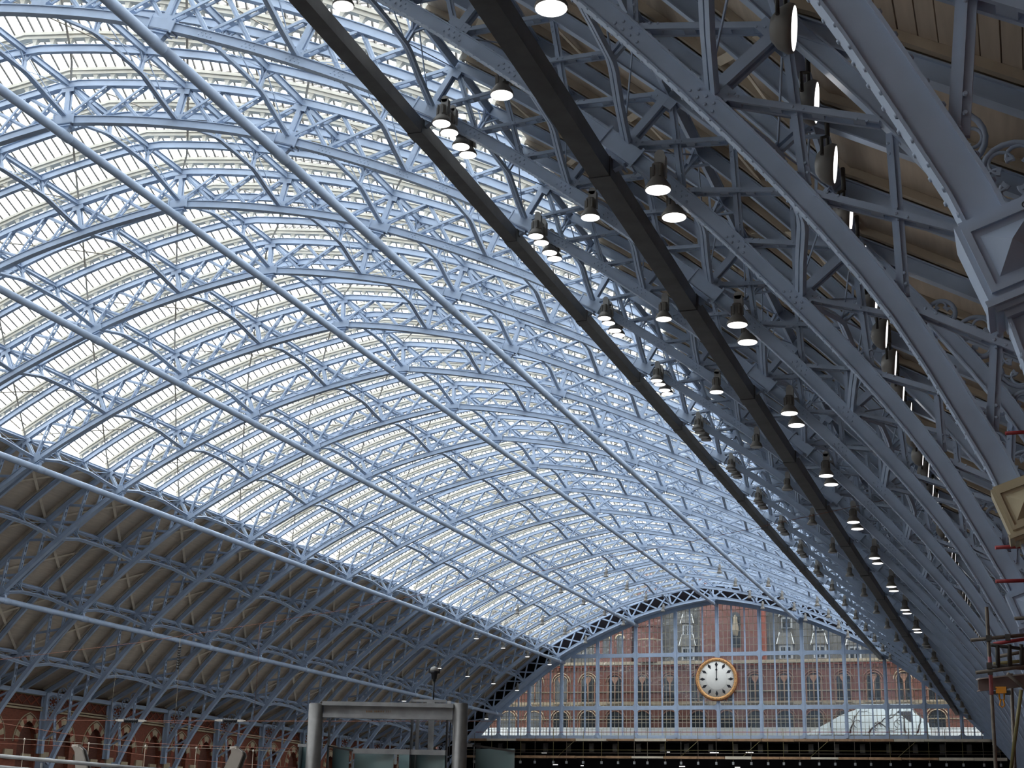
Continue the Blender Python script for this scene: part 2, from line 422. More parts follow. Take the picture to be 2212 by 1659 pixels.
# ---- boarded roof slopes
y_start = -9 * D
NSUB = int(round((15 * D - y_start) / W3)) + 1
SUBS = [y_start + W3 * j for j in range(NSUB)]        # roof lines; each sub-bay runs from SUBS[j] to SUBS[j]+W3
for sg, side in ((-1, 'left'), (1, 'right')):
    ce = struct(empty('ceiling_' + side), 'beige boarded lower roof slope ' + ('across the shed' if sg < 0 else 'overhead beside the camera'), 'ceiling')
    path = roof_pts(sg, 0.34, S4 + 0.15, 0.8, 1.3)
    mb = MB()
    rings = [[(p[0] + n[0] * a, b, p[1] + n[1] * a) for a, b in ((0, 0.0), (0, W3), (0.07, W3), (0.07, 0.0))] for p, n in path]
    mb.quadstrip(rings, True, True); panel = mb.mesh('boarding_panel', 'board')
    # single planks, cut across the slope, for the sub-bays right above the camera
    planks = []
    if sg > 0:
        fine = roof_pts(sg, 0.34, S4 + 0.15, 0.05, 1.18)
        acc = 0.0; cur = [fine[0]]; pieces = []
        for a, b in zip(fine, fine[1:]):
            seg = math.hypot(b[0][0] - a[0][0], b[0][1] - a[0][1])
            if seg > 0.5:                                    # straight run down to the wall
                nn = int(seg / 0.05)
                sub = [((a[0][0] + (b[0][0] - a[0][0]) * t / nn, a[0][1] + (b[0][1] - a[0][1]) * t / nn), b[1]) for t in range(1, nn + 1)]
            else: sub = [b]
            for q in sub:
                acc += math.hypot(q[0][0] - cur[-1][0][0], q[0][1] - cur[-1][0][1]); cur.append(q)
                if acc > 0.30: pieces.append((cur[0], cur[-1])); cur = [q]; acc = 0.0
        pieces.append((cur[0], cur[-1]))
        for a, b in pieces:
            dx, dz = b[0][0] - a[0][0], b[0][1] - a[0][1]; l = math.hypot(dx, dz) or 1; g = 0.011
            a2 = (a[0][0] + dx / l * g, a[0][1] + dz / l * g); b2 = (b[0][0] - dx / l * g, b[0][1] - dz / l * g)
            e = random.uniform(-0.006, 0.006)
            mb = MB(); pr = []
            for y in (0.0, W3):
                pr += [(a2[0] + a[1][0] * e, y, a2[1] + a[1][1] * e), (b2[0] + b[1][0] * e, y, b2[1] + b[1][1] * e),
                       (b2[0] + b[1][0] * .05, y, b2[1] + b[1][1] * .05), (a2[0] + a[1][0] * .05, y, a2[1] + a[1][1] * .05)]
            planks.append(mb.hexa(pr).mesh('plank', 'board'))
    nplank = 0
    for y in SUBS:
        if sg > 0 and -4 * D - W3 * 1.5 < y and nplank + len(planks) <= 300:
            for me in planks: put('plank', me, ce, (0, y, 0))
            nplank += len(planks)
            o = put('boarding_panel', panel, ce, (0.0, y, 0.08))
        else:
            put('boarding_panel', panel, ce, (0, y, 0))
    # timber battens beside every roof line
    mb = MB(); bp_ = roof_pts(sg, 0.265, S4 + 0.15, 0.8)
    for dy in (-0.2, 0.2): sweep(mb, bp_, rect(0.075, 0.07), dy)
    bat = mb.mesh('timber_batten', 'timber')
    for y in SUBS: put('timber_batten', bat, ce, (0, y, 0))
    # flat iron wind braces crossing each bay
    for k in (4, 5, 6):
        for t in (0, 1):
            mb = MB(); pts = []
            for q in range(7):
                u = q / 6; s = SK[k] + (SK[k + 1] - SK[k]) * u
                pts.append((P3(sg * s, DEP + 0.215, D * (u if t else 1 - u)), NRM(sg * s)))
            for a, b in zip(pts, pts[1:]):
                n = Vector((a[1][0], 0, a[1][1])); mb.stick(a[0], b[0], 0.18, 0.02, n)
            me = mb.mesh('wind_brace', 'strap')
            for i in range(I0, I1):
                if seen([P3(sg * (SK[k] + SK[k + 1]) / 2, DEP, (i + .5) * D)], 200): put('wind_brace', me, ce, (0, i * D, 0))

# ---- glazed roof
cg = struct(empty('ceiling_glazing'), 'ridge-and-furrow glazed crown of the roof, white with sky', 'ceiling')
def poly_nodes(off):
    L = []
    for k in range(-4, 5):
        L.append((P2(S(k), DEP + off), NRM(S(k))))
        if k < 4:
            s = (S(k) + S(k + 1)) / 2; L.append((P2(s, DEP + off), NRM(s)))
    return L
NODE_S = []
for k in range(-4, 5):
    NODE_S.append(S(k))
    if k < 4: NODE_S.append((S(k) + S(k + 1)) / 2)
def PG(s, off):                         # point on the faceted glazing line
    for a, b in zip(NODE_S, NODE_S[1:]):
        if a - 1e-6 <= s <= b + 1e-6:
            u = (s - a) / (b - a); p, q = P2(a, DEP + off), P2(b, DEP + off)
            n = (-(q[1] - p[1]), q[0] - p[0]); l = math.hypot(*n)
            return (p[0] + (q[0] - p[0]) * u, p[1] + (q[1] - p[1]) * u), (n[0] / l, n[1] / l)
GUT, RDG = 0.70, 1.50
mb = MB(); sweep(mb, poly_nodes(0.62), rect(0.06, 0.23)); sweep(mb, poly_nodes(0.49), rect(0.07, 0.15)); gut = mb.mesh('gutter', 'cream')
mb = MB(); sweep(mb, poly_nodes(RDG), rect(0.07, 0.045)); rdg = mb.mesh('ridge_bar', 'cream')
mb = MB(); ns = int(2 * S4 / 0.74)
for i in range(ns + 1):
    s = -S4 + 2 * S4 * i / ns; (p, n) = PG(s, 0.16); tx, tz = n[1], -n[0]
    ring = []
    for dn, ht, hy in ((0.0, 0.07, 0.08), (0.14, 0.08, 0.08), (0.29, 0.15, 0.12)):
        ring.append([(p[0] + n[0] * dn + tx * a * ht, b * hy, p[1] + n[1] * dn + tz * a * ht) for a, b in ((-1, -1), (1, -1), (1, 1), (-1, 1))])
    mb.quadstrip(ring)
brk = mb.mesh('gutter_brackets', 'cream')
NP = int(2 * S4 / 0.40)
PS = [-S4 + 2 * S4 * i / NP for i in range(NP + 1)]
def slope_pt(s, u, far):                # u 0 at the gutter, 1 at the ridge
    (p, n) = PG(s, GUT + (RDG - GUT) * u)
    y = (W3 - 0.2) - (W3 / 2 - 0.2) * u if far else 0.2 + (W3 / 2 - 0.2) * u
    return Vector((p[0], y, p[1]))
mb = MB()
for s in PS:
    (p, n) = PG(s, 0.7)
    for far in (0, 1):
        a, b = slope_pt(s, 0, far), slope_pt(s, 1, far)
        mb.stick(a, b, 0.06, 0.066, Vector((n[1], 0, -n[0])))
bars = mb.mesh('glazing_bars', 'sash')
def pane(mb, s0, s1, far):
    q = []
    for e in (0.0, 0.012):
        for s, u in ((s0, 0.02), (s1, 0.02), (s1, 0.98), (s0, 0.98)):
            p = slope_pt(s, u, far); _, n = PG((s0 + s1) / 2, 0.7)
            q.append((p[0] + n[0] * e, p[1], p[2] + n[1] * e))
    mb.hexa(q)
def panes(fars):
    mb = MB()
    for a, b in zip(PS, PS[1:]):
        for far in fars:
            i = len(mb.v); mb.v += [tuple(slope_pt(s, u, far)) for s, u in ((a + .012, .02), (b - .012, .02), (b - .012, .98), (a + .012, .98))]
            mb.f.append((i, i + 1, i + 2, i + 3)); mb.sm.append(False)
    return mb.mesh('glass_panes', 'roofglass')
pane_all, pane_near = panes((0, 1)), panes((0,))
single = []
for a, b in zip(PS, PS[1:]):
    mb = MB(); pane(mb, a + 0.012, b - 0.012, 1); single.append(mb.mesh('glass_pane', 'roofglass'))
nsing = 0
for y in SUBS:
    put('gutter', gut, cg, (0, y, 0))
    tag(put('gutter_brackets', brk, cg, (0, y, 0)), kind='stuff')
    if y > 15 * D - 0.1: continue
    put('ridge_bar', rdg, cg, (0, y + W3 / 2, 0))
    tag(put('glazing_bars', bars, cg, (0, y, 0)), kind='stuff')
    if -0.1 < y < 3 * W3 - 0.1:
        tag(put('glass_panes', pane_near, cg, (0, y, 0)), kind='stuff')
        for n_, me in enumerate(single):
            if nsing < 300 and seen([slope_pt(PS[n_], .5, 1) + Vector((0, y, 0))], 60): put('glass_pane', me, cg, (0, y, 0)); nsing += 1
            else: put('glass_pane', me, cg, (0, y, 0))
    else:
        tag(put('glass_panes', pane_all, cg, (0, y, 0)), kind='stuff')
for k in range(-4, 4):
    for t in (0, 1):
        if t == 1 and k % 2: continue
        mb = MB(); pts = []
        for q in range(7):
            u = q / 6; s = S(k) + (S(k + 1) - S(k)) * u; pts.append((P3(s, DEP + 0.205, D * (u if t else 1 - u)), NRM(s)))
        for a, b in zip(pts, pts[1:]): mb.stick(a[0], b[0], 0.09, 0.02, Vector((a[1][0], 0, a[1][1])))
        me = mb.mesh('wind_brace', 'strap')
        for i in range(I0, I1):
            if seen([P3((S(k) + S(k + 1)) / 2, DEP, (i + .5) * D)], 100): put('wind_brace', me, cg, (0, i * D, 0))

# ================================================================== MAIN RIBS
SB = s_at_z(5.75)                        # top of the boxed foot
def rows(s0, s1, ds):
    n = max(2, int(abs(s1 - s0) / ds)); return [s0 + (s1 - s0) * i / n for i in range(n + 1)]
RIB = []                                 # (name, mesh, key) in rib-local coordinates
mb = MB(); sweep(mb, [(P2(s), NRM(s)) for s in rows(-STOT, STOT, 0.8)], ibox(0.165, 0.16, 0.115, 0.03)); RIB.append(('lower_chord', mb.mesh('lower_chord', 'blue'), 'low'))
SO = s_at_z(6.6)
mb = MB(); sweep(mb, [(P2(s, DEP), NRM(s)) for s in rows(-SO, SO, 0.8)], ibox(0.15, 0.15, 0.10, 0.03)); RIB.append(('upper_chord', mb.mesh('upper_chord', 'blue'), 'up'))
for k in range(-7, 8):
    mb = MB(); s = S(k); n = NRM(s); t = Vector((n[1], 0, -n[0]))
    a, b = P3(s, 0.14), P3(s, DEP - 0.13)
    for dy in (-0.09, 0.09): mb.bar(a + Vector((0, dy, 0)), b + Vector((0, dy, 0)), t * 0.09, Vector((0, 0.045, 0)))
    mb.bar(a, b, t * 0.03, Vector((0, 0.06, 0)))
    # gussets at both ends
    for c, d in ((P3(s, 0.26), 1), (P3(s, DEP - 0.26), -1)):
        for dy in (-0.125, 0.125): mb.bar(c + Vector((0, dy, 0)) - t * 0.3, c + Vector((0, dy, 0)) + t * 0.3, Vector((n[0], 0, n[1])) * 0.12, Vector((0, 0.008, 0)))
    RIB.append(('post', mb.mesh('post', 'blue'), ('post', k)))
cells = []
for k in range(-7, 7):
    for q in range(3): cells.append((S(k) + (S(k + 1) - S(k)) * q / 3, S(k) + (S(k + 1) - S(k)) * (q + 1) / 3))
nl = 3
for sg in (-1, 1):
    for q in range(nl):
        a, b = sg * (S7 + (SO - S7) * q / nl), sg * (S7 + (SO - S7) * (q + 1) / nl)
        cells.append((min(a, b), max(a, b)))
for s0, s1 in cells:
    e = (s1 - s0) * 0.05
    a, b = P3(s0 + e, 0.15), P3(s1 - e, DEP - 0.14)
    mb = MB()
    for dy in (-0.105, 0.105): mb.stick(a + Vector((0, dy, 0)), b + Vector((0, dy, 0)), 0.10, 0.055)
    for u in (0.12, 0.37, 0.63, 0.88):
        c = a.lerp(b, u); d = (b - a).normalized() * 0.09; mb.stick(c - d, c + d, 0.075, 0.2)
    RIB.append(('laced_diagonal', mb.mesh('laced_diagonal', 'blue'), 'diag'))
    a, b = P3(s0 + e, DEP - 0.14), P3(s1 - e, 0.15)
    mb = MB(); mb.stick(a, b, 0.165, 0.05); mb.stick(a, b, 0.03, 0.12)
    RIB.append(('flat_diagonal', mb.mesh('flat_diagonal', 'blue'), 'diag'))
for k in (-6, -4, -2, 0, 2, 4, 6):       # riveted sleeve and hanger where a longitudinal tube crosses
    mb = MB(); s = S(k); n = NRM(s); N = Vector((n[0], 0, n[1])); t = Vector((n[1], 0, -n[0])); c = P3(s)
    for dy in (-0.175, 0.175): mb.bar(c - t * 0.48 + Vector((0, dy, 0)), c + t * 0.48 + Vector((0, dy, 0)), N * 0.19, Vector((0, 0.015, 0)))
    mb.bar(c - t * 0.48 - N * 0.19, c + t * 0.48 - N * 0.19, N * 0.015, Vector((0, 0.19, 0)))
    for q in (-1, 1):
        for dy in (-0.2, 0.2): mb.bar(c + t * q * 0.48 - N * 0.25 + Vector((0, dy, 0)), c + t * q * 0.48 + N * 0.25 + Vector((0, dy, 0)), t * 0.03, Vector((0, 0.02, 0)))
    poly = [(-0.3, -0.2), (0.3, -0.2), (0.16, -0.5), (-0.16, -0.5)]
    mb.prism(poly, lambda p: c + t * p[0] + N * p[1] + Vector((0, -0.1, 0)), lambda p: c + t * p[0] + N * p[1] + Vector((0, 0.1, 0)))
    mb.bar(c - N * 0.3 - t * 0.35 + Vector((0, 0, 0)), c - N * 0.3 + t * 0.35, Vector((0, 0.19, 0)), N * 0.02)
    RIB.append(('hanger_sleeve', mb.mesh('hanger_sleeve', 'blue'), ('sleeve', k)))
for sg in (-1, 1):
    mb = MB(); a = P2(sg * S7, DEP); b = (sg * WX, WZ); n2 = (-(b[1] - a[1]) * sg, (b[0] - a[0]) * sg); l = math.hypot(*n2)
    n2 = (n2[0] / l, n2[1] / l)
    sweep(mb, [(a, n2), (b, n2)], ibox(0.16, 0.13, 0.06, 0.03)); RIB.append(('eaves_rafter', mb.mesh('eaves_rafter', 'blue'), 'foot'))
    mb = MB(); mb.box((sg * 36.75, 0, 8.7), (0.05, 0.16, 2.3)).box((sg * 36.92, 0, 8.7), (0.10, 0.11, 2.3)).box((sg * 37.1, 0, 8.7), (0.05, 0.22, 2.3))
    RIB.append(('wall_post', mb.mesh('wall_post', 'blue'), 'foot'))
    # tracery filling the spandrel between wall post, rafter and upper chord
    mb = MB(); f = lambda u, v, d: (sg * u, d, v)
    def foil(c, R, nf, rot=0.0):
        mb.ring2d(c, R, 0.045, f, 20, 6)
        q = R * 0.54
        for i in range(nf):
            t = rot + 2 * math.pi * i / nf; cc = (c[0] + q * math.cos(t), c[1] + q * math.sin(t))
            mb.ring2d(cc, R * 0.36, 0.028, f, 12, 5, t - 2.25, t + 2.25)
            tt = t + math.pi / nf; e = (c[0] + R * .5 * math.cos(tt), c[1] + R * .5 * math.sin(tt))
            mb.stick(f(e[0] - .06 * math.sin(tt), e[1] + .06 * math.cos(tt), 0), f(e[0] + .06 * math.sin(tt), e[1] - .06 * math.cos(tt), 0), .06, .05)
    foil((36.2, 10.35), 0.46, 6, 0.3); foil((35.42, 10.95), 0.42, 5); foil((36.22, 9.42), 0.38, 5, 0.6); foil((34.78, 11.5), 0.26, 4); foil((36.42, 8.75), 0.24, 4)
    foil((35.62, 10.2), 0.2, 4)
    RIB.append(('tracery', mb.mesh('tracery', 'blue'), 'foot'))
    # boxed foot with a pyramid-fronted springer block
    mb = MB(); pts = [P2(sg * s, 0.17) for s in rows(SB, STOT, 0.8)]
    poly = [(p[0], p[1]) for p in pts] + [(sg * 37.2, 0), (sg * 37.2, 5.9)]
    mb.prism(poly, lambda p: (p[0], -0.12, p[1]), lambda p: (p[0], 0.12, p[1])); RIB.append(('foot_plate', mb.mesh('foot_plate', 'blue'), 'foot'))
    mb = MB(); s = s_at_z(5.72); n = NRM(sg * s); N = Vector((n[0], 0, n[1])); t = Vector((n[1], 0, -n[0])) * sg; c = P3(sg * s, 0.045)
    X = lambda a, y, b: c + N * a + t * b + Vector((0, y, 0))
    def bx(a0, a1, y, b0, b1): mb.hexa([X(a0, -y, b0), X(a1, -y, b0), X(a1, y, b0), X(a0, y, b0), X(a0, -y, b1), X(a1, -y, b1), X(a1, y, b1), X(a0, y, b1)])
    bx(-0.31, 0.31, 0.27, -0.31, 0.31); bx(-0.34, 0.34, 0.30, 0.31, 0.36); bx(-0.29, 0.29, 0.25, 0.36, 0.40); bx(-0.24, 0.24, 0.21, 0.40, 0.45); bx(-0.27, 0.27, 0.24, -0.34, -0.31)
    for q in (-1, 1):
        y = q * 0.27
        for a0, a1, b0, b1 in ((-.27, .27, -.27, -.22), (-.27, .27, .22, .27), (-.27, -.22, -.22, .22), (.22, .27, -.22, .22)):
            mb.hexa([X(a0, y, b0), X(a1, y, b0), X(a1, y, b1), X(a0, y, b1), X(a0, y + q * .03, b0), X(a1, y + q * .03, b0), X(a1, y + q * .03, b1), X(a0, y + q * .03, b1)])
        b0_ = len(mb.v); mb.v += [tuple(X(-.17, y, -.17)), tuple(X(.17, y, -.17)), tuple(X(.17, y, .17)), tuple(X(-.17, y, .17)), tuple(X(0, y + q * .17, 0))]
        for i in range(4): mb.f.append((b0_ + i, b0_ + (i + 1) % 4, b0_ + 4)); mb.sm.append(False)
    RIB.append(('springer_block', mb.mesh('springer_block', 'blue'), ('block', sg)))
    if sg > 0:
        mk = MB(); mk.ring2d((0.2, -0.25), 0.022, 0.004, lambda u, v, d: X(u, -0.302 + d, v), 14, 5, 0.5, 5.4); chalk = mk.mesh('painted_mark', 'black')
block_cream = RIB[-1][1].copy(); block_cream.materials.clear(); block_cream.materials.append(M['creamblock'])
# rivet heads along the lower chord and the lattice of the ribs closest to the camera
mb = MB()
def rivet(c, nrm, r=0.03):
    nrm = Vector(nrm).normalized(); a = nrm.cross(Vector((0.3, 0.5, 0.8))).normalized(); b = nrm.cross(a); i = len(mb.v)
    mb.v += [tuple(c + (a * math.cos(q) + b * math.sin(q)) * r) for q in (2 * math.pi * j / 6 for j in range(6))]
    mb.v += [tuple(c + (a * math.cos(q) + b * math.sin(q)) * r * .6 + nrm * r * .6) for q in (2 * math.pi * j / 6 for j in range(6))]
    for j in range(6): mb.f.append((i + j, i + (j + 1) % 6, i + 6 + (j + 1) % 6, i + 6 + j)); mb.sm.append(True)
    mb.f.append(tuple(i + 6 + j for j in range(6))); mb.sm.append(False)
s = SK[2]
while s < STOT - 0.4:
    n = NRM(s); N = Vector((n[0], 0, n[1]))
    for dy in (-0.138, 0.138):
        rivet(P3(s, -0.165, dy), -N); rivet(P3(s + 0.11, 0.165, dy), N)
    s += 0.24
for k in range(2, 8):
    for q in range(3 if k < 7 else 1):
        s = SK[k] + (SK[k + 1] - SK[k]) * q / 3 if k < 7 else SK[k]
        for i in range(7):
            for j in range(2):
                if (i + j) % 2 == 0: rivet(P3(s + (i - 3) * 0.085, -0.05 + 0.1 * j, -0.117), (0, -1, 0), 0.032)
for s0, s1 in cells:
    if s0 < SK[3]: continue
    a, b = P3(s0, 0.15), P3(s1, DEP - 0.14); a2, b2 = P3(s0, DEP - .14), P3(s1, 0.15)
    for u in (0.1, 0.16, 0.48, 0.54, 0.84, 0.9):
        rivet(a.lerp(b, u) + Vector((0, -0.132, 0)), (0, -1, 0), 0.026); rivet(a2.lerp(b2, u) + Vector((0, -0.062, 0)), (0, -1, 0), 0.026)
rivets = mb.mesh('rivets', 'blue')

def ribn(i): return ORD[I1 - i + 1]
for i in range(I0, I1 + 1):
    r = empty('arch_rib', (0, i * D, 0))
    lab = 'pale blue lattice arch rib, %s main rib counted from the clock screen' % ribn(i) if i < I1 else 'pale blue lattice arch rib directly above the clock screen'
    if i == I0: lab = 'nearest blue riveted arch rib, sweeping down past the upper right corner'
    tag(r, lab, 'arch rib', 'main lattice ribs of the roof')
    for nm, me, key in RIB:
        if key == ('block', 1) and i == -3:
            o = put(nm, block_cream, r); o['label'] = 'cream undercoated springer block'; continue
        o = put(nm, me, r)
        if key == ('block', 1) and i == I0: put('painted_mark', chalk, o)['label'] = 'small painted letter C'
        if key == 'low' and i <= 2: tag(put('rivets', rivets, o), kind='stuff')

# ================================================================== SECONDARY RIBS
path = list(reversed(roof_pts(-1, 0.0, S4, 1.2)))
mid = [(P2(s, DEP), NRM(s)) for s in rows(-S4, S4, 1.2)]
path = path[:-1] + mid + roof_pts(1, 0.0, S4, 1.2)[1:]
mb = MB(); sweep(mb, path, ibox(0.165, 0.105, 0.03, 0.025)); secm = mb.mesh('secondary_rib', 'blue')
for i in range(I0, I1):
    for q in (1, 2):
        tag(put('secondary_rib', secm, None, (0, i * D + q * W3, 0)),
            'slim blue secondary arch rib, %s one behind the %s main rib from the clock' % (ORD[q], ribn(i)), 'roof rib', 'secondary ribs under the roof')

# ================================================================== PURLIN TRUSSES (local z = outward normal, local origin on the outer chord line)
mb = MB(); sec = ibox(0.12, 0.085, 0.03, 0.02)
mb.quadstrip([[(dx, y, -0.03 + dn) for dn, dx in sec] for y in (0.16, D - 0.16)]); p_top = mb.mesh('top_chord', 'blue')
bp = [(0.15, -1.47), (0.75, -1.35), (D / 6, -1.20), (D / 3 - 0.35, -0.93), (D / 3, -0.88), (D / 2, -0.86), (2 * D / 3, -0.88), (2 * D / 3 + 0.35, -0.93), (5 * D / 6, -1.20), (D - 0.75, -1.35), (D - 0.15, -1.47)]
mb = MB()
for dx in (-0.065, 0.065): mb.quadstrip([[(dx - .05, y, z - .05), (dx + .05, y, z - .05), (dx + .05, y, z + .05), (dx - .05, y, z + .05)] for y, z in bp])
p_bot = mb.mesh('bottom_chord', 'blue')
mb = MB()
for dx in (-0.06, 0.06): mb.bar((dx, 0, -0.12), (dx, 0, -0.86), (0.03, 0, 0), (0, 0.06, 0))
for q in (-1, 1):
    mb.stick((q * 0.05, 0, -0.5), (q * 0.42, 0, -0.15), 0.05, 0.07); mb.stick((0, q * 0.05, -0.45), (0, q * 0.36, -0.13), 0.05, 0.07, (1, 0, 0))
p_str = mb.mesh('strut', 'blue')
rods = []
for a, b in (((0.2, -0.15), (D / 3, -0.85)), ((D / 3, -0.15), (0.5, -1.4)), ((D / 3, -0.12), (2 * D / 3, -0.85)), ((2 * D / 3, -0.12), (D / 3, -0.85)), ((2 * D / 3, -0.15), (D - 0.5, -1.4)), ((D - 0.2, -0.15), (2 * D / 3, -0.85))):
    rods.append(MB().stick((0, a[0], a[1]), (0, b[0], b[1]), 0.03, 0.03, (1, 0, 0)).mesh('tie_rod', 'blue'))
for k in range(-7, 8):
    s = S(k); n = NRM(s); ang = math.atan2(n[0], n[1]); c = P2(s, DEP)
    row = 'ridge row' if k == 0 else '%s row %s of ridge' % (ORD[abs(k)], 'left' if k < 0 else 'right')
    for i in range(I0, I1):
        if not seen([P3(s, DEP, i * D + D * u) for u in (0.1, 0.4, 0.7, 0.95)], 30): continue
        r = empty('purlin_truss', (c[0], i * D, c[1]), (0, ang, 0))
        tag(r, 'blue purlin truss, %s, between %s and %s ribs from clock' % (row, ribn(i), ribn(i + 1)), 'roof truss', 'purlin trusses between the main ribs')
        put('top_chord', p_top, r); put('bottom_chord', p_bot, r)
        for q in (1, 2): put('strut', p_str, r, (0, D * q / 3, 0))
        for me in rods: put('tie_rod', me, r)

# ================================================================== LONGITUDINAL TUBES
TN = {-6: 'pale blue round tube running low along the boarded left slope', -4: 'pale blue round tube along the left edge of the glazing', -2: 'pale blue round tube first left of the ridge tube',
      0: 'pale blue round tube running along the ridge of the roof', 2: 'pale blue round tube first right of the ridge tube', 4: 'dark grey tube along the right edge of the glazing', 6: 'dark grey tube running low along the right slope past floodlights'}
for k, lab in TN.items():
    s = S(k); p = P2(s, -0.66)
    t = empty('longitudinal_tube', (p[0], 0, p[1])); tag(t, lab, 'steel tube', 'longitudinal tubes under the ribs')
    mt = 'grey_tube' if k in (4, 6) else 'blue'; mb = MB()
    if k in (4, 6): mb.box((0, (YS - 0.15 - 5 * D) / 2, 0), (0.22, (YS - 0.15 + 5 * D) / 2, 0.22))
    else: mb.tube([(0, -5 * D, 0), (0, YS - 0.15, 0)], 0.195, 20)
    put('tube', mb.mesh('tube', mt), t)
    n = NRM(s)
    mb = MB(); mb.lathe([(0.19, -0.35), (0.222, -0.33), (0.222, 0.33), (0.19, 0.35)], (0, 0, 0), 'y', 14)
    if k in (4, 6): mb = MB().box((0, 0, 0), (0.24, 0.3, 0.24))
    me = mb.mesh('clamp_band', mt)
    for i in range(I0, I1 + 1): put('clamp_band', me, t, (0, i * D, 0))

# ---- unseen wall added behind the camera to cut rear light, open at platform level
wb = struct(empty('wall_light_blocker'), 'added dark light-blocking wall behind the camera above the platform opening', 'wall')
mb = MB(); yb = -9 * D - 0.2
pts = [P2(s, DEP + 0.3) for s in rows(-S7, S7, 1.5)]
mb.prism([(-37, 3.2)] + pts + [(37, 3.2)], lambda p: (p[0], yb, p[1]), lambda p: (p[0], yb - 0.3, p[1])); mb.obj('blocker_sheet', 'brickdark', wb)

# ================================================================== CLOCK SCREEN
H1, H2, H3 = 22.6, 16.16, 12.53
ws = struct(empty('window_1', (0, YS, 0)), 'blue framed glazed gable screen filling the end arch behind the clock', 'window')
def head(x):                       # underside of the arched head at x
    s = s_at_x(abs(x)); n = NRM(s); return _look(s)[1] - 0.42 / max(n[1], 0.3)
s_end = s_at_z(11.9)
mb = MB(); sweep(mb, [(P2(s, -0.24), NRM(s)) for s in rows(-s_end, s_end, 1.0)], rect(0.2, 0.2)); mb.obj('arched_head', 'blue', ws)
mb = MB(); sweep(mb, [(P2(s, 0.0), NRM(s)) for s in rows(-s_end, s_end, 1.0)], [(-0.03, -2.0), (-0.03, 0.0), (0.03, 0.0), (0.03, -2.0)]); mb.obj('soffit', 'blue', ws)
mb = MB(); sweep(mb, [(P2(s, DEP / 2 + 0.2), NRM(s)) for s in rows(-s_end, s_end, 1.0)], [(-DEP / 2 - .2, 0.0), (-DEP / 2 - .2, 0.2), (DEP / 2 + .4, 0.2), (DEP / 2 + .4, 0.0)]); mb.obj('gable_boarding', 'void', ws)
MX = [-31.95, -28.36, -24.313, -20.0, -15.291, -10.344, -5.237, 0, 5.237, 10.344, 15.291, 20.0, 24.313, 28.36, 31.95]
HWM, HT = 0.21, 0.24
for x in MX[1:-1]:
    mb = MB(); top = head(x) + 0.3
    mb.box((x, 0, (top + H3) / 2), (HWM, 0.16, (top - H3) / 2)).box((x, -0.2, (top + H3) / 2), (0.09, 0.06, (top - H3) / 2)); mb.obj('mullion', 'blue', ws)
for z, hz in ((H1, HT), (H2, HT), (H3, 0.3)):
    s = s_at_z(z + 0.5); xe = _look(s)[0]
    MB().box((0, 0.02, z), (xe, 0.14, hz)).obj('transom', 'blue', ws)
bars_n = 0; big = []; rest = MB()
def fillet(mb, x, z, sx, sz, r=0.3):
    poly = [(x, z)] + [(x + sx * r * (1 - math.cos(a)), z + sz * r * (1 - math.sin(a))) for a in (math.pi / 2 * i / 5 for i in range(6))]
    mb.prism(poly, lambda p: (p[0], -0.15, p[1]), lambda p: (p[0], 0.12, p[1]))
for a, b in zip(MX, MX[1:]):
    x0, x1 = a + HWM, b - HWM
    if a == MX[0]: x0 = a
    if b == MX[-1]: x1 = b
    for r, (z0, z1, rws) in enumerate(((H3 + 0.3, H2 - HT, 4), (H2 + HT, H1 - HT, 7), (H1 + HT, 30.0, 8))):
        if r == 2: rh = 0.86; rws = 8
        else: rh = (z1 - z0) / rws
        cap = lambda x: min(z1, head(x))
        if max(cap(x0), cap(x1)) < z0 + 0.3: continue
        full = min(cap(x0), cap(x1)) >= z1 - 0.01
        # intermediate mullions
        sw = (x1 - x0) / 3
        for q in (1, 2):
            xm = x0 + sw * q; t = cap(xm)
            if t > z0 + 0.2: MB().box((xm, 0, (z0 + t) / 2), (0.085, 0.1, (t - z0) / 2)).obj('intermediate_mullion', 'blue', ws)
        mb = MB()
        if cap(x0) > z0 + .5: fillet(mb, x0, z0, 1, 1)
        if cap(x1) > z0 + .5: fillet(mb, x1, z0, -1, 1)
        if full: fillet(mb, x0, z1, 1, -1); fillet(mb, x1, z1, -1, -1)
        if mb.v: mb.obj('corner_fillet', 'blue', ws)
        # thin glazing bars
        mb = MB(); nc = 9; cw = (x1 - x0) / nc
        for j in range(1, nc):
            if j % 3 == 0: continue
            x = x0 + cw * j; t = cap(x)
            if t > z0 + 0.1: mb.box((x, 0, (z0 + t) / 2), (0.024, 0.04, (t - z0) / 2))
        for j in range(1, rws):
            z = z0 + rh * j; xa, xb = x0, x1
            while xa < x1 and cap(xa) < z: xa += 0.05
            while xb > x0 and cap(xb) < z: xb -= 0.05
            if xb - xa > 0.15: mb.box(((xa + xb) / 2, 0.0, z), ((xb - xa) / 2, 0.035, 0.026))
        if mb.v: mb.obj('glazing_bars', 'bar', ws)
        for j in range(nc):
            xa, xb = x0 + cw * j, x0 + cw * (j + 1)
            for q in range(rws):
                za = z0 + rh * q; zb = za + rh
                ta, tb = min(zb, cap(xa)), min(zb, cap(xb))
                if max(ta, tb) < za + 0.05: continue
                ta, tb = max(ta, za + 0.01), max(tb, za + 0.01)
                pr = [(xa, .0, za), (xb, .0, za), (xb, .012, za), (xa, .012, za), (xa, .0, ta), (xb, .0, tb), (xb, .012, tb), (xa, .012, ta)]
                pr = [(p[0], p[1] + 0.045, p[2]) for p in pr]
                if r == 1 and abs((xa + xb) / 2) > 2.7 and abs((xa + xb) / 2) < 15.3: big.append(pr)
                else: rest.hexa(pr)
big.sort(key=lambda p: abs(p[0][0] - 6))
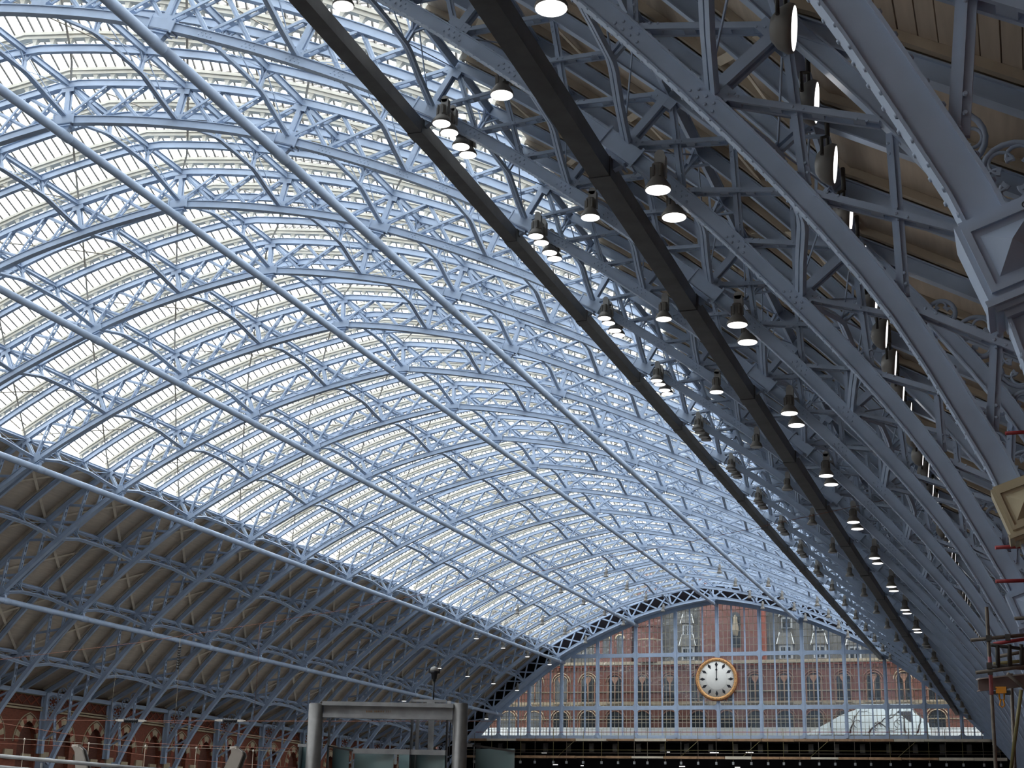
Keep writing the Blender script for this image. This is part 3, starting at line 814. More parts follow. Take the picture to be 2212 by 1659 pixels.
for n_, pr in enumerate(big):
    if n_ < 300: MB().hexa(pr).obj('glass_pane', 'screenglass', ws)
    else: rest.hexa(pr)
tag(rest.obj('glass_panes', 'screenglass', ws), kind='stuff')

# ---- the clock
ck = empty('station_clock', (-0.05, YS - 0.55, 19.52)); tag(ck, 'large round white clock with gilded ring reading twelve, on the screen', 'clock')
MB().lathe([(0.5, 0.3), (2.55, 0.3), (2.62, 0.12), (2.62, -0.05), (2.5, -0.06)], (0, 0, 0), 'y', 64).obj('case', 'redstone', ck)
MB().lathe([(2.16, -0.02), (2.2, -0.16), (2.42, -0.2), (2.55, -0.12), (2.58, 0.0)], (0, 0, 0), 'y', 64).obj('gilded_ring', 'gold', ck)
mb = MB()
for i in range(32):
    t = 2 * math.pi * i / 32; mb.box((2.38 * math.sin(t), -0.205, 2.38 * math.cos(t)), (0.035, 0.02, 0.035))
mb.obj('ring_studs', 'black', ck)
MB().lathe([(0.01, -0.07), (2.2, -0.07), (2.2, 0.0), (0.01, 0.0)], (0, 0, 0), 'y', 64).obj('dial', 'clockface', ck)
MB().lathe([(0.01, -0.085), (1.28, -0.085), (1.3, -0.07), (0.01, -0.07)], (0, 0, 0), 'y', 48).obj('inner_dial', 'clockface', ck)
for i in range(12):
    t = 2 * math.pi * i / 12; mb = MB()
    poly = [(0, 1.38), (0.18, 1.76), (0, 2.12), (-0.18, 1.76)]
    R = lambda p: (p[0] * math.cos(t) + p[1] * math.sin(t), -p[0] * math.sin(t) + p[1] * math.cos(t))
    mb.prism(poly, lambda p: (R(p)[0], -0.095, R(p)[1]), lambda p: (R(p)[0], -0.06, R(p)[1])); mb.obj('hour_mark', 'black', ck)
mb = MB()
for i in range(60):
    t = 2 * math.pi * i / 60; mb.box((2.1 * math.sin(t), -0.08, 2.1 * math.cos(t)), (0.025, 0.012, 0.025))
tag(mb.obj('minute_dots', 'black', ck), kind='stuff')
mb = MB(); mb.prism([(-0.05, -0.1), (0.05, -0.1), (0.05, 1.0), (0.15, 1.1), (0.03, 1.35), (-0.03, 1.35), (-0.15, 1.1), (-0.05, 1.0)], lambda p: (p[0] + 0.0, -0.13, p[1]), lambda p: (p[0], -0.10, p[1])); mb.obj('hour_hand', 'black', ck)
mb = MB(); mb.prism([(-0.04, -0.15), (0.04, -0.15), (0.05, 1.4), (0.1, 1.6), (0, 2.05), (-0.1, 1.6), (-0.05, 1.4)], lambda p: (p[0], -0.16, p[1]), lambda p: (p[0], -0.14, p[1])); mb.obj('minute_hand', 'black', ck)
MB().lathe([(0.01, -0.19), (0.12, -0.18), (0.13, -0.07), (0.01, -0.07)], (0, 0, 0), 'y', 16).obj('hub', 'black', ck)

# ---- dark storey and scaffold below the screen
ed = struct(empty('wall_end', (0, YS, 0)), 'dark unlit storey below the clock screen', 'wall')
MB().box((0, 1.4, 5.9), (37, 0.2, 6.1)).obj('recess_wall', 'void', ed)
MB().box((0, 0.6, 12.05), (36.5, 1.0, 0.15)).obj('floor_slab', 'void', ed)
for j in range(22): MB().box((-31 + j * 3.0, -0.1, 11.35), (0.28, 0.15, 0.5)).obj('beam_end', 'lampdark', ed)
LX = [-22.5, -21, -4.8, -0.8, 3.5, -6.5, 2.0, -17.5, 20.3]
for x, z, l in ((-22.5, 10.75, 1.0), (-21, 9.3, 0.9), (-4.8, 9.2, 1.0), (-0.8, 10.85, 1.5), (3.5, 10.9, 1.3), (-6.5, 10.9, 0.5), (2.0, 9.15, 0.9), (-17.5, 9.2, .5), (20.3, 8.9, .15)):
    tag(MB().box((0, 0, 0), (l / 2 * .7, 0.04, 0.035)).obj('tube_light', 'lamp', None, (x, YS + 0.9, z)), 'lit strip light in the dark storey below the clock screen, %s from the left' % ORD[1 + sorted(LX).index(x)], 'light', 'strip lights below the clock screen')
sf = empty('screen_scaffold', (0, YS - 1.4, 0)); tag(sf, 'long tube scaffold with plank decks hung below the clock screen', 'scaffold')
for j in range(33):
    x = -33 + j * 2.05 + random.uniform(-.25, .25)
    MB().tube([(x, 0, 9.55), (x, 0, 13.5 + random.uniform(-.3, .5))], 0.035, 6).obj('standard', random.choice(['scaffold', 'yellowpole', 'scaffold']), sf)
    MB().box((x, 0, 9.5), (0.12, 0.1, 0.16)).obj('base_fixing', 'galv', sf)
for z, mt in ((13.15, 'redpole'), (11.0, 'yellowpole'), (10.65, 'scaffold')):
    MB().tube([(-33.5, 0.05, z), (33.5, 0.05, z)], 0.03, 6).obj('ledger', mt, sf)
for x in (-20, -4.5, 3, 11, 21): MB().tube([(x, -0.06, 10.2), (x + 2.2, -0.06, 12.1)], 0.03, 6).obj('brace', 'yellowpole', sf)
for z, x0 in ((12.22, -33), (10.15, -33)):
    x = x0
    while x < 33:
        l = random.uniform(3.2, 4.2); MB().box((min(x + l / 2, 33), 0.35, z), (l / 2 - .03, 0.45, 0.11 + random.uniform(0, .05))).obj('deck_board', random.choice(['plank', 'plank', 'strap']), sf); x += l
# ================================================================== BUILDING BEYOND THE SCREEN
YF = 150.0
hb = empty('station_hotel', (0, YF, 0)); tag(hb, 'red brick hotel facade with arched windows and slate roof behind the screen', 'building')
MB().box((-2, 0.5, 11.6), (46, 0.5, 11.6)).obj('facade_wall', 'brickout', hb)
MB().box((-2, -0.15, 23.1), (46, 0.25, 0.22)).obj('cornice', 'dullstone', hb)
MB().box((-2, -0.08, 22.75), (46, 0.12, 0.1)).obj('cornice_mould', 'redstone', hb)
mb = MB()
for j in range(110): mb.box((-46 + j * 0.82, -0.12, 22.4), (0.12, 0.14, 0.2))
mb.obj('corbel_table', 'brickdark', hb)
for z in (19.35, 17.5, 15.75): MB().box((-2, -0.05, z), (46, 0.08, 0.07)).obj('string_course', 'dullstone', hb)
def hotel_window(x, z0, zt, wd, two):
    e = empty('window', (0, 0, 0)); e.parent = hb; e.location = (x, 0, 0); r = wd / 2; sp = zt - r
    poly = [(-r, z0), (r, z0)] + [(r * math.cos(a), sp + r * math.sin(a)) for a in (math.pi * i / 12 for i in range(13))]
    mb = MB(); mb.prism(poly, lambda p: (p[0], -0.03, p[1]), lambda p: (p[0], 0.06, p[1])); put('pane', mb.mesh('pane', 'darkglass'), e)
    mb = MB()
    for rr in (r + 0.12, r + 0.42): mb.tube([(rr * math.cos(a), -0.1, sp + rr * math.sin(a)) for a in (math.pi * i / 14 for i in range(15))], 0.055, 5)
    put('arch_mould', mb.mesh('arch_mould', 'stone' if abs(x) > 20 else 'terracotta'), e)
    mb = MB()
    for q in (-1, 1): mb.box((q * (r + .06), -0.06, (z0 + sp) / 2), (0.07, 0.08, (sp - z0) / 2))
    if two:
        mb.tube([(0, -0.08, z0), (0, -0.08, sp)], 0.1, 8)
        mb.prism([(-.12, sp - .2), (.12, sp - .2), (.42, sp + .35), (.42, sp + r * .8), (-.42, sp + r * .8), (-.42, sp + .35)], lambda p: (p[0], -0.12, p[1]), lambda p: (p[0], -0.03, p[1]))
    put('stone_frame', mb.mesh('stone_frame', 'terracotta'), e)
    put('sill', MB().box((0, -0.1, z0 - .1), (r + .25, 0.14, 0.09)).mesh('sill', 'dullstone'), e)
for j in range(17): hotel_window(-35.6 + 3.78 * j, 18.0, 21.5, 1.75, True)
for j in range(17): hotel_window(-35.6 + 3.78 * j, 13.4, 16.75, 2.1, False)
MB().box((-2, -0.02, 17.85), (46, 0.1, 0.22)).obj('sill_band', 'dullstone', hb)
# roof stage above the cornice
MB().box((14, 2.5, 30), (24, 0.3, 7)).obj('slate_roof', 'slate', hb)
MB().box((-9.5, 2.2, 30), (6, 0.3, 7)).obj('slate_roof', 'slate', hb)
MB().box((-0.95, 0.6, 29.5), (4.0, 0.6, 6.5)).obj('gable_block', 'brickout', hb)
MB().box((-26, 1.6, 27), (9.5, 0.4, 3.8)).obj('attic_block', 'slate', hb)
MB().box((-17, 0.6, 26.2), (2.6, 0.6, 3.0)).obj('attic_gable', 'brickout', hb)
MB().lathe([(1.7, 23.2), (1.7, 27.8), (1.85, 27.9), (1.85, 28.3), (1.7, 28.4), (1.7, 33), (0.1, 36)], (-12.1, 0.6, 0), 'z', 12, False).obj('turret', 'brickout', hb)
for z in (26.2, 28.1): MB().lathe([(1.72, z - .08), (1.8, z), (1.72, z + .08)], (-12.1, 0.6, 0), 'z', 12, False).obj('turret_band', 'stone', hb)
for x in (-18.0, -16.0):
    mb = MB(); poly = [(-.45, 24.0), (.45, 24.0)] + [(.45 * math.cos(a), 26.4 + .45 * math.sin(a)) for a in (math.pi * i / 8 for i in range(9))]
    mb.prism([(p[0] + x, p[1]) for p in poly], lambda p: (p[0], -0.06, p[1]), lambda p: (p[0], 0.05, p[1])); mb.obj('attic_window', 'darkglass', hb)
    MB().tube([(x + .6 * math.cos(a), -0.05, 26.4 + .6 * math.sin(a)) for a in (math.pi * i / 10 for i in range(11))], 0.12, 5).obj('attic_arch', 'stone', hb)
mb = MB(); poly = [(-.7, 25), (.7, 25)] + [(.7 * math.cos(a), 29 + .7 * math.sin(a)) for a in (math.pi * i / 8 for i in range(9))]
mb.prism([(p[0] - 0.2, p[1]) for p in poly], lambda p: (p[0], -0.05, p[1]), lambda p: (p[0], 0.05, p[1])); mb.obj('niche', 'darkglass', hb)
MB().lathe([(0.3, 26.5), (0.45, 27.5), (0.25, 28.6), (0.3, 28.9), (0.05, 29.3)], (-0.2, -0.15, 0), 'z', 8).obj('niche_statue', 'dullstone', hb)
def dormer(x, z, s=1.0):
    e = empty('dormer', (0, 0, 0)); e.parent = hb; e.location = (x, 1.6, z)
    put('cheek', MB().box((0, 0.4, 1.0 * s), (0.85 * s, 0.5, 1.0 * s)).mesh('cheek', 'galv'), e)
    put('pane', MB().box((-.35 * s, -0.13, 0.8 * s), (0.27 * s, 0.02, 0.7 * s)).box((.35 * s, -0.13, 0.8 * s), (0.27 * s, 0.02, 0.7 * s)).mesh('pane', 'darkglass'), e)
    mb = MB(); mb.hexa([(-1.15 * s, -.5, 1.9 * s), (1.15 * s, -.5, 1.9 * s), (1.15 * s, .9, 1.9 * s), (-1.15 * s, .9, 1.9 * s), (-.75 * s, -.2, 3.4 * s), (.75 * s, -.2, 3.4 * s), (.75 * s, .9, 3.4 * s), (-.75 * s, .9, 3.4 * s)])
    put('dormer_roof', mb.mesh('dormer_roof', 'slate'), e)
    mb = MB()
    for q in (-1, 1): mb.stick((q * 1.15 * s, -.53, 1.85 * s), (q * .75 * s, -.22, 3.45 * s), .1, .06)
    put('bargeboard', mb.mesh('bargeboard', 'hoard'), e)
dormer(6.1, 23.6); dormer(10.5, 23.6, .95); dormer(15.0, 23.4, .95); dormer(19.5, 23.2); dormer(6.3, 27.6, .8); dormer(10.4, 27.2, .75); dormer(-7.0, 23.6, 1.0); dormer(-7.0, 27.0, .8)
MB().box((3.4, 0.9, 28), (0.25, 0.4, 5)).obj('party_wall', 'redstone', hb)
MB().box((-24, 1.1, 24.5), (0.8, 0.2, 1.1)).obj('attic_window', 'darkglass', hb)
# hoarding in front of the hotel, and the mural sheet with painted branches
ho = empty('site_hoarding', (0, YF - 3, 0)); tag(ho, 'long white hoarding boards along the foot of the hotel facade', 'hoarding')
for j in range(22):
    x = -38 + 3.6 * j; MB().box((x, 0, 13.75 + random.uniform(-.03, .03)), (1.78, 0.05, 0.75)).obj('hoarding_board', 'hoard', ho)
MB().box((0, 0.0, 12.94), (40, 0.08, 0.06)).obj('kick_rail', 'redpole', ho)
mu = empty('mural_sheet', (0, YF - 3.3, 0)); tag(mu, 'pale blue sheet with dark painted tree branches, right of the clock', 'banner')
mb = MB(); out = [(9.0, 13.6), (11.5, 14.9), (13.5, 16.0), (15.2, 16.6), (16.0, 17.3), (22.2, 17.3), (22.3, 16.3), (24.0, 15.0), (24.2, 13.6)]
mb.prism(out, lambda p: (p[0], -0.03, p[1]), lambda p: (p[0], 0.03, p[1])); mb.obj('sheet', 'mural', mu)
mb = MB()
def branch(p, a, l, r, n):
    pts = [p]; 
    for i in range(5):
        a += random.uniform(-.35, .35); p = (p[0] + math.cos(a) * l / 5, p[1] + math.sin(a) * l / 5); pts.append(p)
    if all(9.5 < q[0] < 24 and 13.6 < q[1] < 17.25 for q in pts):
        mb.tube([(q[0], -0.045, q[1]) for q in pts], [r * (1 - .12 * i) for i in range(6)], 5)
    if n:
        branch(pts[-1], a + .6, l * .7, r * .5, n - 1); branch(pts[-2], a - .7, l * .7, r * .5, n - 1)
for x in (14.5, 16.8, 19.0, 21.2, 12.3, 22.6): branch((x, 13.8), 1.57 + random.uniform(-.4, .4), 2.2, 0.13, 3)
for x in (15.0, 18.6, 20.4):
    for q in range(2): mb.ring2d((x + random.uniform(-1, 1), 15 + random.uniform(-.6, 1)), 0.45, 0.03, lambda u, v, d: (u, -0.045 + d, v), 12, 4, 0, 4.4)
mb.prism([(20.3, 16.4), (22.0, 16.4), (22.0, 15.1), (21.7, 15.2)], lambda p: (p[0], -0.05, p[1]), lambda p: (p[0], -0.03, p[1]))
tag(mb.obj('painted_branches', 'branch', mu), kind='stuff')
for x in (9.5, 14, 19, 23.8): MB().box((x, 0.1, 7.2), (0.06, 0.06, 7.2)).obj('support_post', 'galv', mu)
for x in (-30, -15, 0, 15, 30): MB().box((x, 0.12, 6.6), (0.06, 0.06, 6.6)).obj('support_post', 'galv', ho)

# ================================================================== FLOODLIGHTS ON THE RIBS
mb = MB(); mb.box((0, 0.03, 0.0), (0.11, 0.015, 0.36)); mb.lathe([(0.11, 0.015), (0.11, 0.06)], (0, 0, 0.36), 'y', 12)
mb.box((0.1, 0.1, 0.1), (0.02, 0.09, 0.24)); l_plate = mb.mesh('bracket_plate', 'lampgrey')
mb = MB(); mb.lathe([(0.04, 0.08), (0.12, 0.06), (0.13, -0.02), (0.13, -0.24), (0.2, -0.34), (0.265, -0.44), (0.28, -0.5), (0.265, -0.52)], (0, -0.14, 0), 'z', 18)
for j in range(6):
    t = 2 * math.pi * j / 6; mb.box((0.145 * math.cos(t), -0.14 + 0.145 * math.sin(t), -0.12), (0.02, 0.02, 0.13))
l_body = mb.mesh('housing', 'housing')
def lensmesh(mt):
    mb = MB(); mb.lathe([(0.01, -0.505), (0.25, -0.505), (0.262, -0.53), (0.2, -0.545), (0.01, -0.55)], (0, -0.14, 0), 'z', 18); return mb.mesh('lens', mt)
l_on, l_off = lensmesh('lamp'), lensmesh('lampoff')
armm = {}
def flood(i, k, dy, lit, label):
    sg = 1 if k > 0 else -1
    s = S(k) + sg * {4: 1.05, 5: 1.2, 6: 1.35}.get(k, 0.95); p = P2(s)
    pos = (p[0], i * D + dy, p[1])
    if not seen([pos], 60): return
    f = empty('rib_floodlight', pos); tag(f, label, 'floodlight', 'bell floodlights on the ribs')
    put('bracket_plate', l_plate, f); put('housing', l_body, f); put('lens', l_on if lit else l_off, f)
    if dy not in armm: armm[dy] = MB().bar((0, 0.04, 0.22), (0, -dy - math.copysign(0.1, -dy), 0.22), (0.03, 0, 0), (0, 0, 0.03)).mesh('arm', 'lampgrey')
    put('arm', armm[dy], f)
ROWN = {1: 'first', 2: 'second', 3: 'third', 4: 'fourth', 5: 'fifth', 6: 'sixth'}
def flab(i, k, q): return 'bell floodlight %s on the %s rib from clock, %s purlin row %s of ridge' % (q, ribn(i), ROWN[abs(k)], 'right' if k > 0 else 'left')
for i in range(I0, I1 + 1):
    near = i < 9
    lit = i <= 2
    if near:
        for dy, q in ((-1.05, 'foremost'), (-0.42, 'second'), (0.55, 'third'), (1.15, 'hindmost')): flood(i, 4, dy, lit, flab(i, 4, q))
        flood(i, 5, -0.5 if i > -2 else 0.9, i <= 1, flab(i, 5, 'alone'))
        for dy, q in ((-0.75, 'in front'), (0.75, 'behind')): flood(i, 6, dy, i <= 6, flab(i, 6, q))
    else:
        for k in (4, 5, 6): flood(i, k, -0.45, False, flab(i, k, 'alone'))
    if i >= 12:
        for k in (-3, -2, -1, 1, 2, 3): flood(i, k, -0.4, False, flab(i, k, 'alone'))
        for k in (-4, -5, -6): flood(i, k, -0.4, True, flab(i, k, 'alone'))
# row of round floodlights turned to the right-hand wall
nL = Vector((0.99, 0.05, -0.12)).normalized(); aL = Vector((0, 1, 0)); aL = (aL - nL * nL.dot(aL)).normalized(); bL = nL.cross(aL)
def disc(mb, prof, n=20):
    mb.quadstrip([[nL * h + aL * r * math.cos(t) + bL * r * math.sin(t) for t in (2 * math.pi * j / n for j in range(n))] for r, h in prof], True, True)
    return mb
w_l = disc(MB(), [(0.02, 0.012), (0.30, 0.012), (0.31, 0.0), (0.02, 0.0)]).mesh('lens', 'lamp')
w_h = disc(MB(), [(0.33, 0.008), (0.35, -0.06), (0.28, -0.2), (0.16, -0.3), (0.05, -0.32)]).mesh('housing', 'housing')
w_y = MB().tube([(-.15, -.42, 0), (-.15, -.42, .3), (-.1, 0, .52), (-.15, .42, .3), (-.15, .42, 0)], 0.03, 6).tube([(-.1, 0, .52), (-.1, 0, 0.95)], 0.04, 6).mesh('yoke', 'lampdark')
n_ = 0
def ordinal(n):
    if n < 21: return ORD[n]
    T = {2: 'twenty', 3: 'thirty', 4: 'forty', 5: 'fifty'}[n // 10]
    return T + '-' + ORD[n % 10] if n % 10 else T[:-1] + 'ieth'
for j in range(46):
    y = -28.47 + 2.235 * j
    if min(abs(y - i * D) for i in range(-4, 16)) < 0.35: y += 0.4
    if not seen([(33.5, y, 12.1)], 30): continue
    n_ += 1
    f = empty('wall_floodlight', (33.5, y, 12.1)); tag(f, 'round floodlight seen edge-on, %s in the row receding along the right wall' % ordinal(n_), 'floodlight', 'edge-on floodlights along the right wall')
    put('lens', w_l, f); put('housing', w_h, f); put('yoke', w_y, f)

# ================================================================== LIFT GANTRY, lower centre
GD = 42.0
UH = Vector((RIGHT.x, RIGHT.y, 0)).normalized(); BK = Vector((-UH.y, UH.x, 0)); ZZ = Vector((0, 0, 1))
G0 = at_depth(840, 1659, GD)
KS = GD / FPX
def G(u, v, d=0.0):            # metres right / up from the gantry's measured centre, d behind it
    q = at_depth(u, v, GD)
    return q + BK * d
def gbox(mb, u0, v0, u1, v1, d0, d1):
    """upright box spanning two measured points, from d0 to d1 behind the gantry face"""
    a, b = G(u0, v1), G(u1, v0); z0, z1 = a.z, b.z
    pa, pb = Vector((a.x, a.y, 0)), Vector((b.x, b.y, 0))
    q = [pa + BK * d0, pb + BK * d0, pb + BK * d1, pa + BK * d1]
    return mb.hexa([(p.x, p.y, z0) for p in q] + [(p.x, p.y, z1) for p in q])
FL = 1659 + 125                # the floor lies below the frame
lg = empty('lift_gantry', (G0.x, G0.y, 0)); tag(lg, 'grey steel lift gantry with two round columns and a crossbeam', 'gantry')
def gput(mb, name, mt, parent=lg):
    o = mb.obj(name, mt, parent)
    o.location = -Vector((G0.x, G0.y, 0)) if parent is lg else (0, 0, 0)
    return o
for u in (683.5, 995.5):
    t = G(u, 1521); mb = MB(); mb.tube([(t.x, t.y, 0), (t.x, t.y, t.z)], 0.21, 28); mb.lathe([(0.2, 0), (0.21, 0.0), (0.19, 0.02), (0.01, 0.03)], (t.x, t.y, t.z), 'z', 28)
    gput(mb, 'column', 'steel')
mb = MB(); gbox(mb, 697, 1521, 980, 1524, -0.16, 0.16); gbox(mb, 699, 1524, 978, 1547, -0.04, 0.04); gbox(mb, 697, 1547, 978, 1550, -0.16, 0.16)
gput(mb, 'crossbeam', 'galv')
for ua, ub, v in ((684, 701, 1), (965, 982, -1)):
    mb = MB(); a, b, c = G(ua, 1551), G(ub, 1551), G(ua if v > 0 else ub, 1572)
    mb.prism([0, 1, 2], lambda i: [a, b, c][i] - BK * 0.1, lambda i: [a, b, c][i] + BK * 0.1); gput(mb, 'corner_bracket', 'galv')
for u0, u1, mt in ((700, 709, 'lampdark'), (966, 972, 'lampdark'), (974, 979, 'lampdark')):
    gput(gbox(MB(), u0, 1551, u1, FL, 0.1, 0.3), 'guide_post', mt)
gput(gbox(MB(), 921, 1550, 936, 1622, 0.5, 0.62), 'counterweight_plate', 'galv')
for u0, u1, v0 in ((882, 887, 1502), (895, 898, 1516), (960, 964, 1500)): gput(gbox(MB(), u0, v0, u1, FL, 0.5, 0.62), 'frame_post', 'galv')
gput(gbox(MB(), 885, 1509, 962, 1513, 0.48, 0.64), 'frame_rail', 'galv')
gput(gbox(MB(), 760, 1620, 964, 1627, 0.1, 0.25), 'car_rail', 'galv')
gput(gbox(MB(), 920, 1513, 938, 1523, 0.4, 0.7), 'motor_box', 'galv')
gput(gbox(MB(), 966, 1514, 974, 1523, 0.0, 0.2), 'bracket_lug', 'galv')
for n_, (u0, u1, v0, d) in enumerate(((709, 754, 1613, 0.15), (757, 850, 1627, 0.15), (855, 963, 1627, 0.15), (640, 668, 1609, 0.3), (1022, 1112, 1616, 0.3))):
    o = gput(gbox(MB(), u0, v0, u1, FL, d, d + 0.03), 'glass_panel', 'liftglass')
for u0, v0, u1, v1 in ((640, 1606, 643, FL), (640, 1606, 668, 1612), (1003, 1605, 1020, 1612), (1020, 1610, 1023, FL), (752, 1618, 758, FL), (850, 1627, 856, 1650)):
    gput(gbox(MB(), u0, v0, u1, v1, 0.28, 0.36), 'glass_frame', 'galv')
mb = MB(); a, b = G(1022, 1609, .3), G(1113, 1622, .3); mb.stick(a, b, 0.06, 0.12); a, b = G(707, 1611, .15), G(762, 1621, .15); mb.stick(a, b, 0.05, 0.08); gput(mb, 'capping_rail', 'lampdark')
# worn stencil on the beam, too faint to read
mb = MB()
for u in [791 + 3.6 * j for j in range(15)]:
    if int(u) % 5 == 0: continue
    gbox(mb, u, 1535, u + 2.2, 1539, -0.045, -0.04)
tag(gput(mb, 'stencil_marks', 'plank'), kind='stuff')
# ball-topped camera on its pole
cp = G(934, 1512, 0.55); cc = empty('ball_camera', cp); tag(cc, 'black ball-topped camera on a thin pole above the lift gantry', 'camera')
h = KS
MB().tube([(0, 0, 0), (0, 0, 45 * h)], 0.022, 8).obj('pole', 'black', cc)
MB().lathe([(0.035, 43 * h), (0.05, 46 * h), (0.05, 48 * h), (0.075, 49 * h), (0.085, 58 * h), (0.11, 61 * h), (0.13, 65 * h), (0.01, 66 * h)], (0, 0, 0), 'z', 16).obj('body', 'black', cc)
MB().lathe([(0.13, 0.0)] + [(0.135 * math.cos(a), 0.135 * math.sin(a)) for a in (math.pi / 2 * i / 6 for i in range(1, 6))] + [(0.005, 0.135)], (0, 0, 65.5 * h), 'z', 18).obj('dome', 'lampgrey', cc)
for q in (-1, 1):
    c = UH * q * 0.135; MB().box((c.x, c.y, 66 * h), (0.025, 0.025, 0.07)).obj('lug', 'black', cc)

# ================================================================== OVERHEAD WIRES AND RAILS, lower left
def wire(name, pts, r, mt, label, dep, sag=0.0):
    q = [at_depth(u, v, dep) for u, v in pts]; o = q[0].copy()
    mb = MB(); mb.tube([p - o for p in q], r * 0.75, 6); ob = mb.obj(name, mt, None, o); tag(ob, label, 'wire', 'overhead wires'); return ob
wire('span_wire', [(-60, 1433), (0, 1425), (301, 1388), (569, 1346), (740, 1318), (1100, 1247), (1472, 1174), (1646, 1137), (1800, 1104), (1975, 1066)], 0.010, 'copper', 'long copper span wire rising across the shed to the right', 56)
wire('contact_wire', [(-60, 1555), (0, 1555), (300, 1557), (700, 1558), (1075, 1558)], 0.012, 'copper', 'level copper contact wire with two black insulators', 60)
wire('feeder_wire', [(-60, 1551), (0, 1562), (140, 1585), (330, 1606), (470, 1612), (640, 1618)], 0.013, 'copper', 'thin feeder wire sloping down at far lower left', 58)
wire('guard_wire', [(-40, 1593), (60, 1597), (192, 1606), (314, 1613), (424, 1616), (640, 1624)], 0.009, 'timber', 'thin guard wire strung along the row of stanchions', 55)
wire('guard_wire', [(-40, 1604), (192, 1614), (330, 1634), (520, 1650), (640, 1658)], 0.011, 'copper', 'lower thin guard wire passing behind the ivory masts', 55)
wire('feeder_wire', [(300, 1557), (400, 1563), (520, 1586), (640, 1602)], 0.011, 'copper', 'thin wire dropping from the contact wire towards the lift gantry', 60)
wire('drop_wire', [(389, 1380), (386, 1430), (384, 1480), (380, 1530), (376, 1557)], 0.014, 'timber', 'pale drop wire hanging below the blue tube to the contact wire', 60)
wire('drop_wire', [(561, 1348), (557, 1440), (548, 1556)], 0.009, 'copper', 'second faint drop wire hanging from the span wire', 57)
wire('drop_wire', [(250, 1455), (243, 1510), (240, 1557)], 0.007, 'timber', 'leftmost faint drop wire above the contact wire', 60)
for u, lab in ((283, 'black ribbed insulator on the contact wire, left of two'), (497, 'black ribbed insulator on the contact wire, right of two')):
    p = at_depth(u, 1557, 59.9); e = empty('insulator', p); e.rotation_euler = (0, 0, math.atan2(UH.y, UH.x)); tag(e, lab, 'insulator', 'insulators on the contact wire')
    prof = [(0.03, -0.28)]
    for j in range(7): prof += [(0.07, -0.26 + j * .08), (0.10, -0.24 + j * .08), (0.07, -0.22 + j * .08)]
    MB().lathe(prof + [(0.03, 0.28)], (0, 0, 0), 'x', 10).obj('body', 'black', e)
    for q in (-1, 1): MB().box((q * 0.42, 0, 0.01), (0.12, 0.04, 0.045)).tube([(q * .3, 0, 0), (q * .62, 0, 0)], 0.03, 6).obj('end_clamp', 'ivory', e)
p = at_depth(388, 1395, 60); e = empty('insulator', p); tag(e, 'small ribbed insulator hung on the pale drop wire', 'insulator', 'insulators on the contact wire')
prof = [(0.02, 0.0)]
for j in range(9): prof += [(0.04, -0.04 - j * .1), (0.075, -0.07 - j * .1), (0.04, -0.1 - j * .1)]
MB().lathe(prof + [(0.02, -0.95)], (0, 0, 0), 'z', 10).obj('body', 'lampdark', e)
for n_, (u, v) in enumerate(((53, 1597), (192, 1606), (314, 1612), (424, 1616), (547, 1622))):
    p = at_depth(u, v, 54.9); e = empty('stanchion', (p.x, p.y, 0)); tag(e, 'thin stanchion with bright tip, %s from the left' % ORD[n_ + 1], 'post', 'stanchions along the guard wire')
    MB().tube([(0, 0, 0), (0, 0, p.z)], 0.012, 6).obj('post', 'timber', e); MB().lathe([(0.01, .05), (.035, .02), (.035, -.02), (0.015, -.05)], (0, 0, p.z), 'z', 8).obj('tip', 'ivory', e)
# ivory raking masts
MDp = 40.0
for n_, (top, lab) in enumerate((((155, 1610), 'ivory raking mast at far lower left'), ((497, 1614), 'ivory raking mast with dark back, left of the lift gantry'))):
    f = lambda du, dv, d=0.0: at_depth(top[0] + du, top[1] + dv, MDp) + BK * d
    e = empty('raking_mast', (f(10, 0).x, f(10, 0).y, 0)); tag(e, lab, 'mast', 'ivory raking masts'); o = Vector((e.location))
    poly = [(0, 3), (12, 0), (21, 8), (34, 60), (55, 185), (22, 185), (8, 60), (6, 14)] if n_ == 0 else [(2, 3), (13, 0), (26, 10), (27, 16), (14, 50), (-5, 185), (-40, 185), (-14, 48), (2, 12)]
    mb = MB(); mb.prism(poly, lambda p: f(p[0], p[1]) - o, lambda p: f(p[0], p[1], 0.18) - o); mb.obj('fin', 'ivory', e)
    mb = MB(); mb.prism([(p[0] + 5, p[1] + 2) for p in poly], lambda p: f(p[0], p[1], 0.18) - o, lambda p: f(p[0], p[1], 0.3) - o); mb.obj('rear_plate', 'lampdark', e)
    mb = MB(); c = f(8, 1, .1) - o; mb.box(c, (0.1, 0.08, 0.04)); mb.obj('head_clamp', 'ivory', e)
hr = empty('platform_handrail', (0, 0, 0)); a0 = at_depth(-80, 1626, 38); hr.location = (a0.x, a0.y, 0); tag(hr, 'polished double handrail sloping across the lower left corner', 'handrail')
for vA, vB in ((1626, 1665), (1650, 1690)):
    a, b = at_depth(-80, vA, 38), at_depth(360, vB, 38); o = Vector(hr.location)
    MB().tube([a - o, b - o], 0.05, 12).obj('rail', 'galv', hr)
for u in (-40, 90, 240):
    a = at_depth(u, 1640 + u * .09, 38.1); o = Vector(hr.location); MB().tube([Vector((a.x, a.y, 0)) - o, a - o], 0.03, 8).obj('post', 'galv', hr)

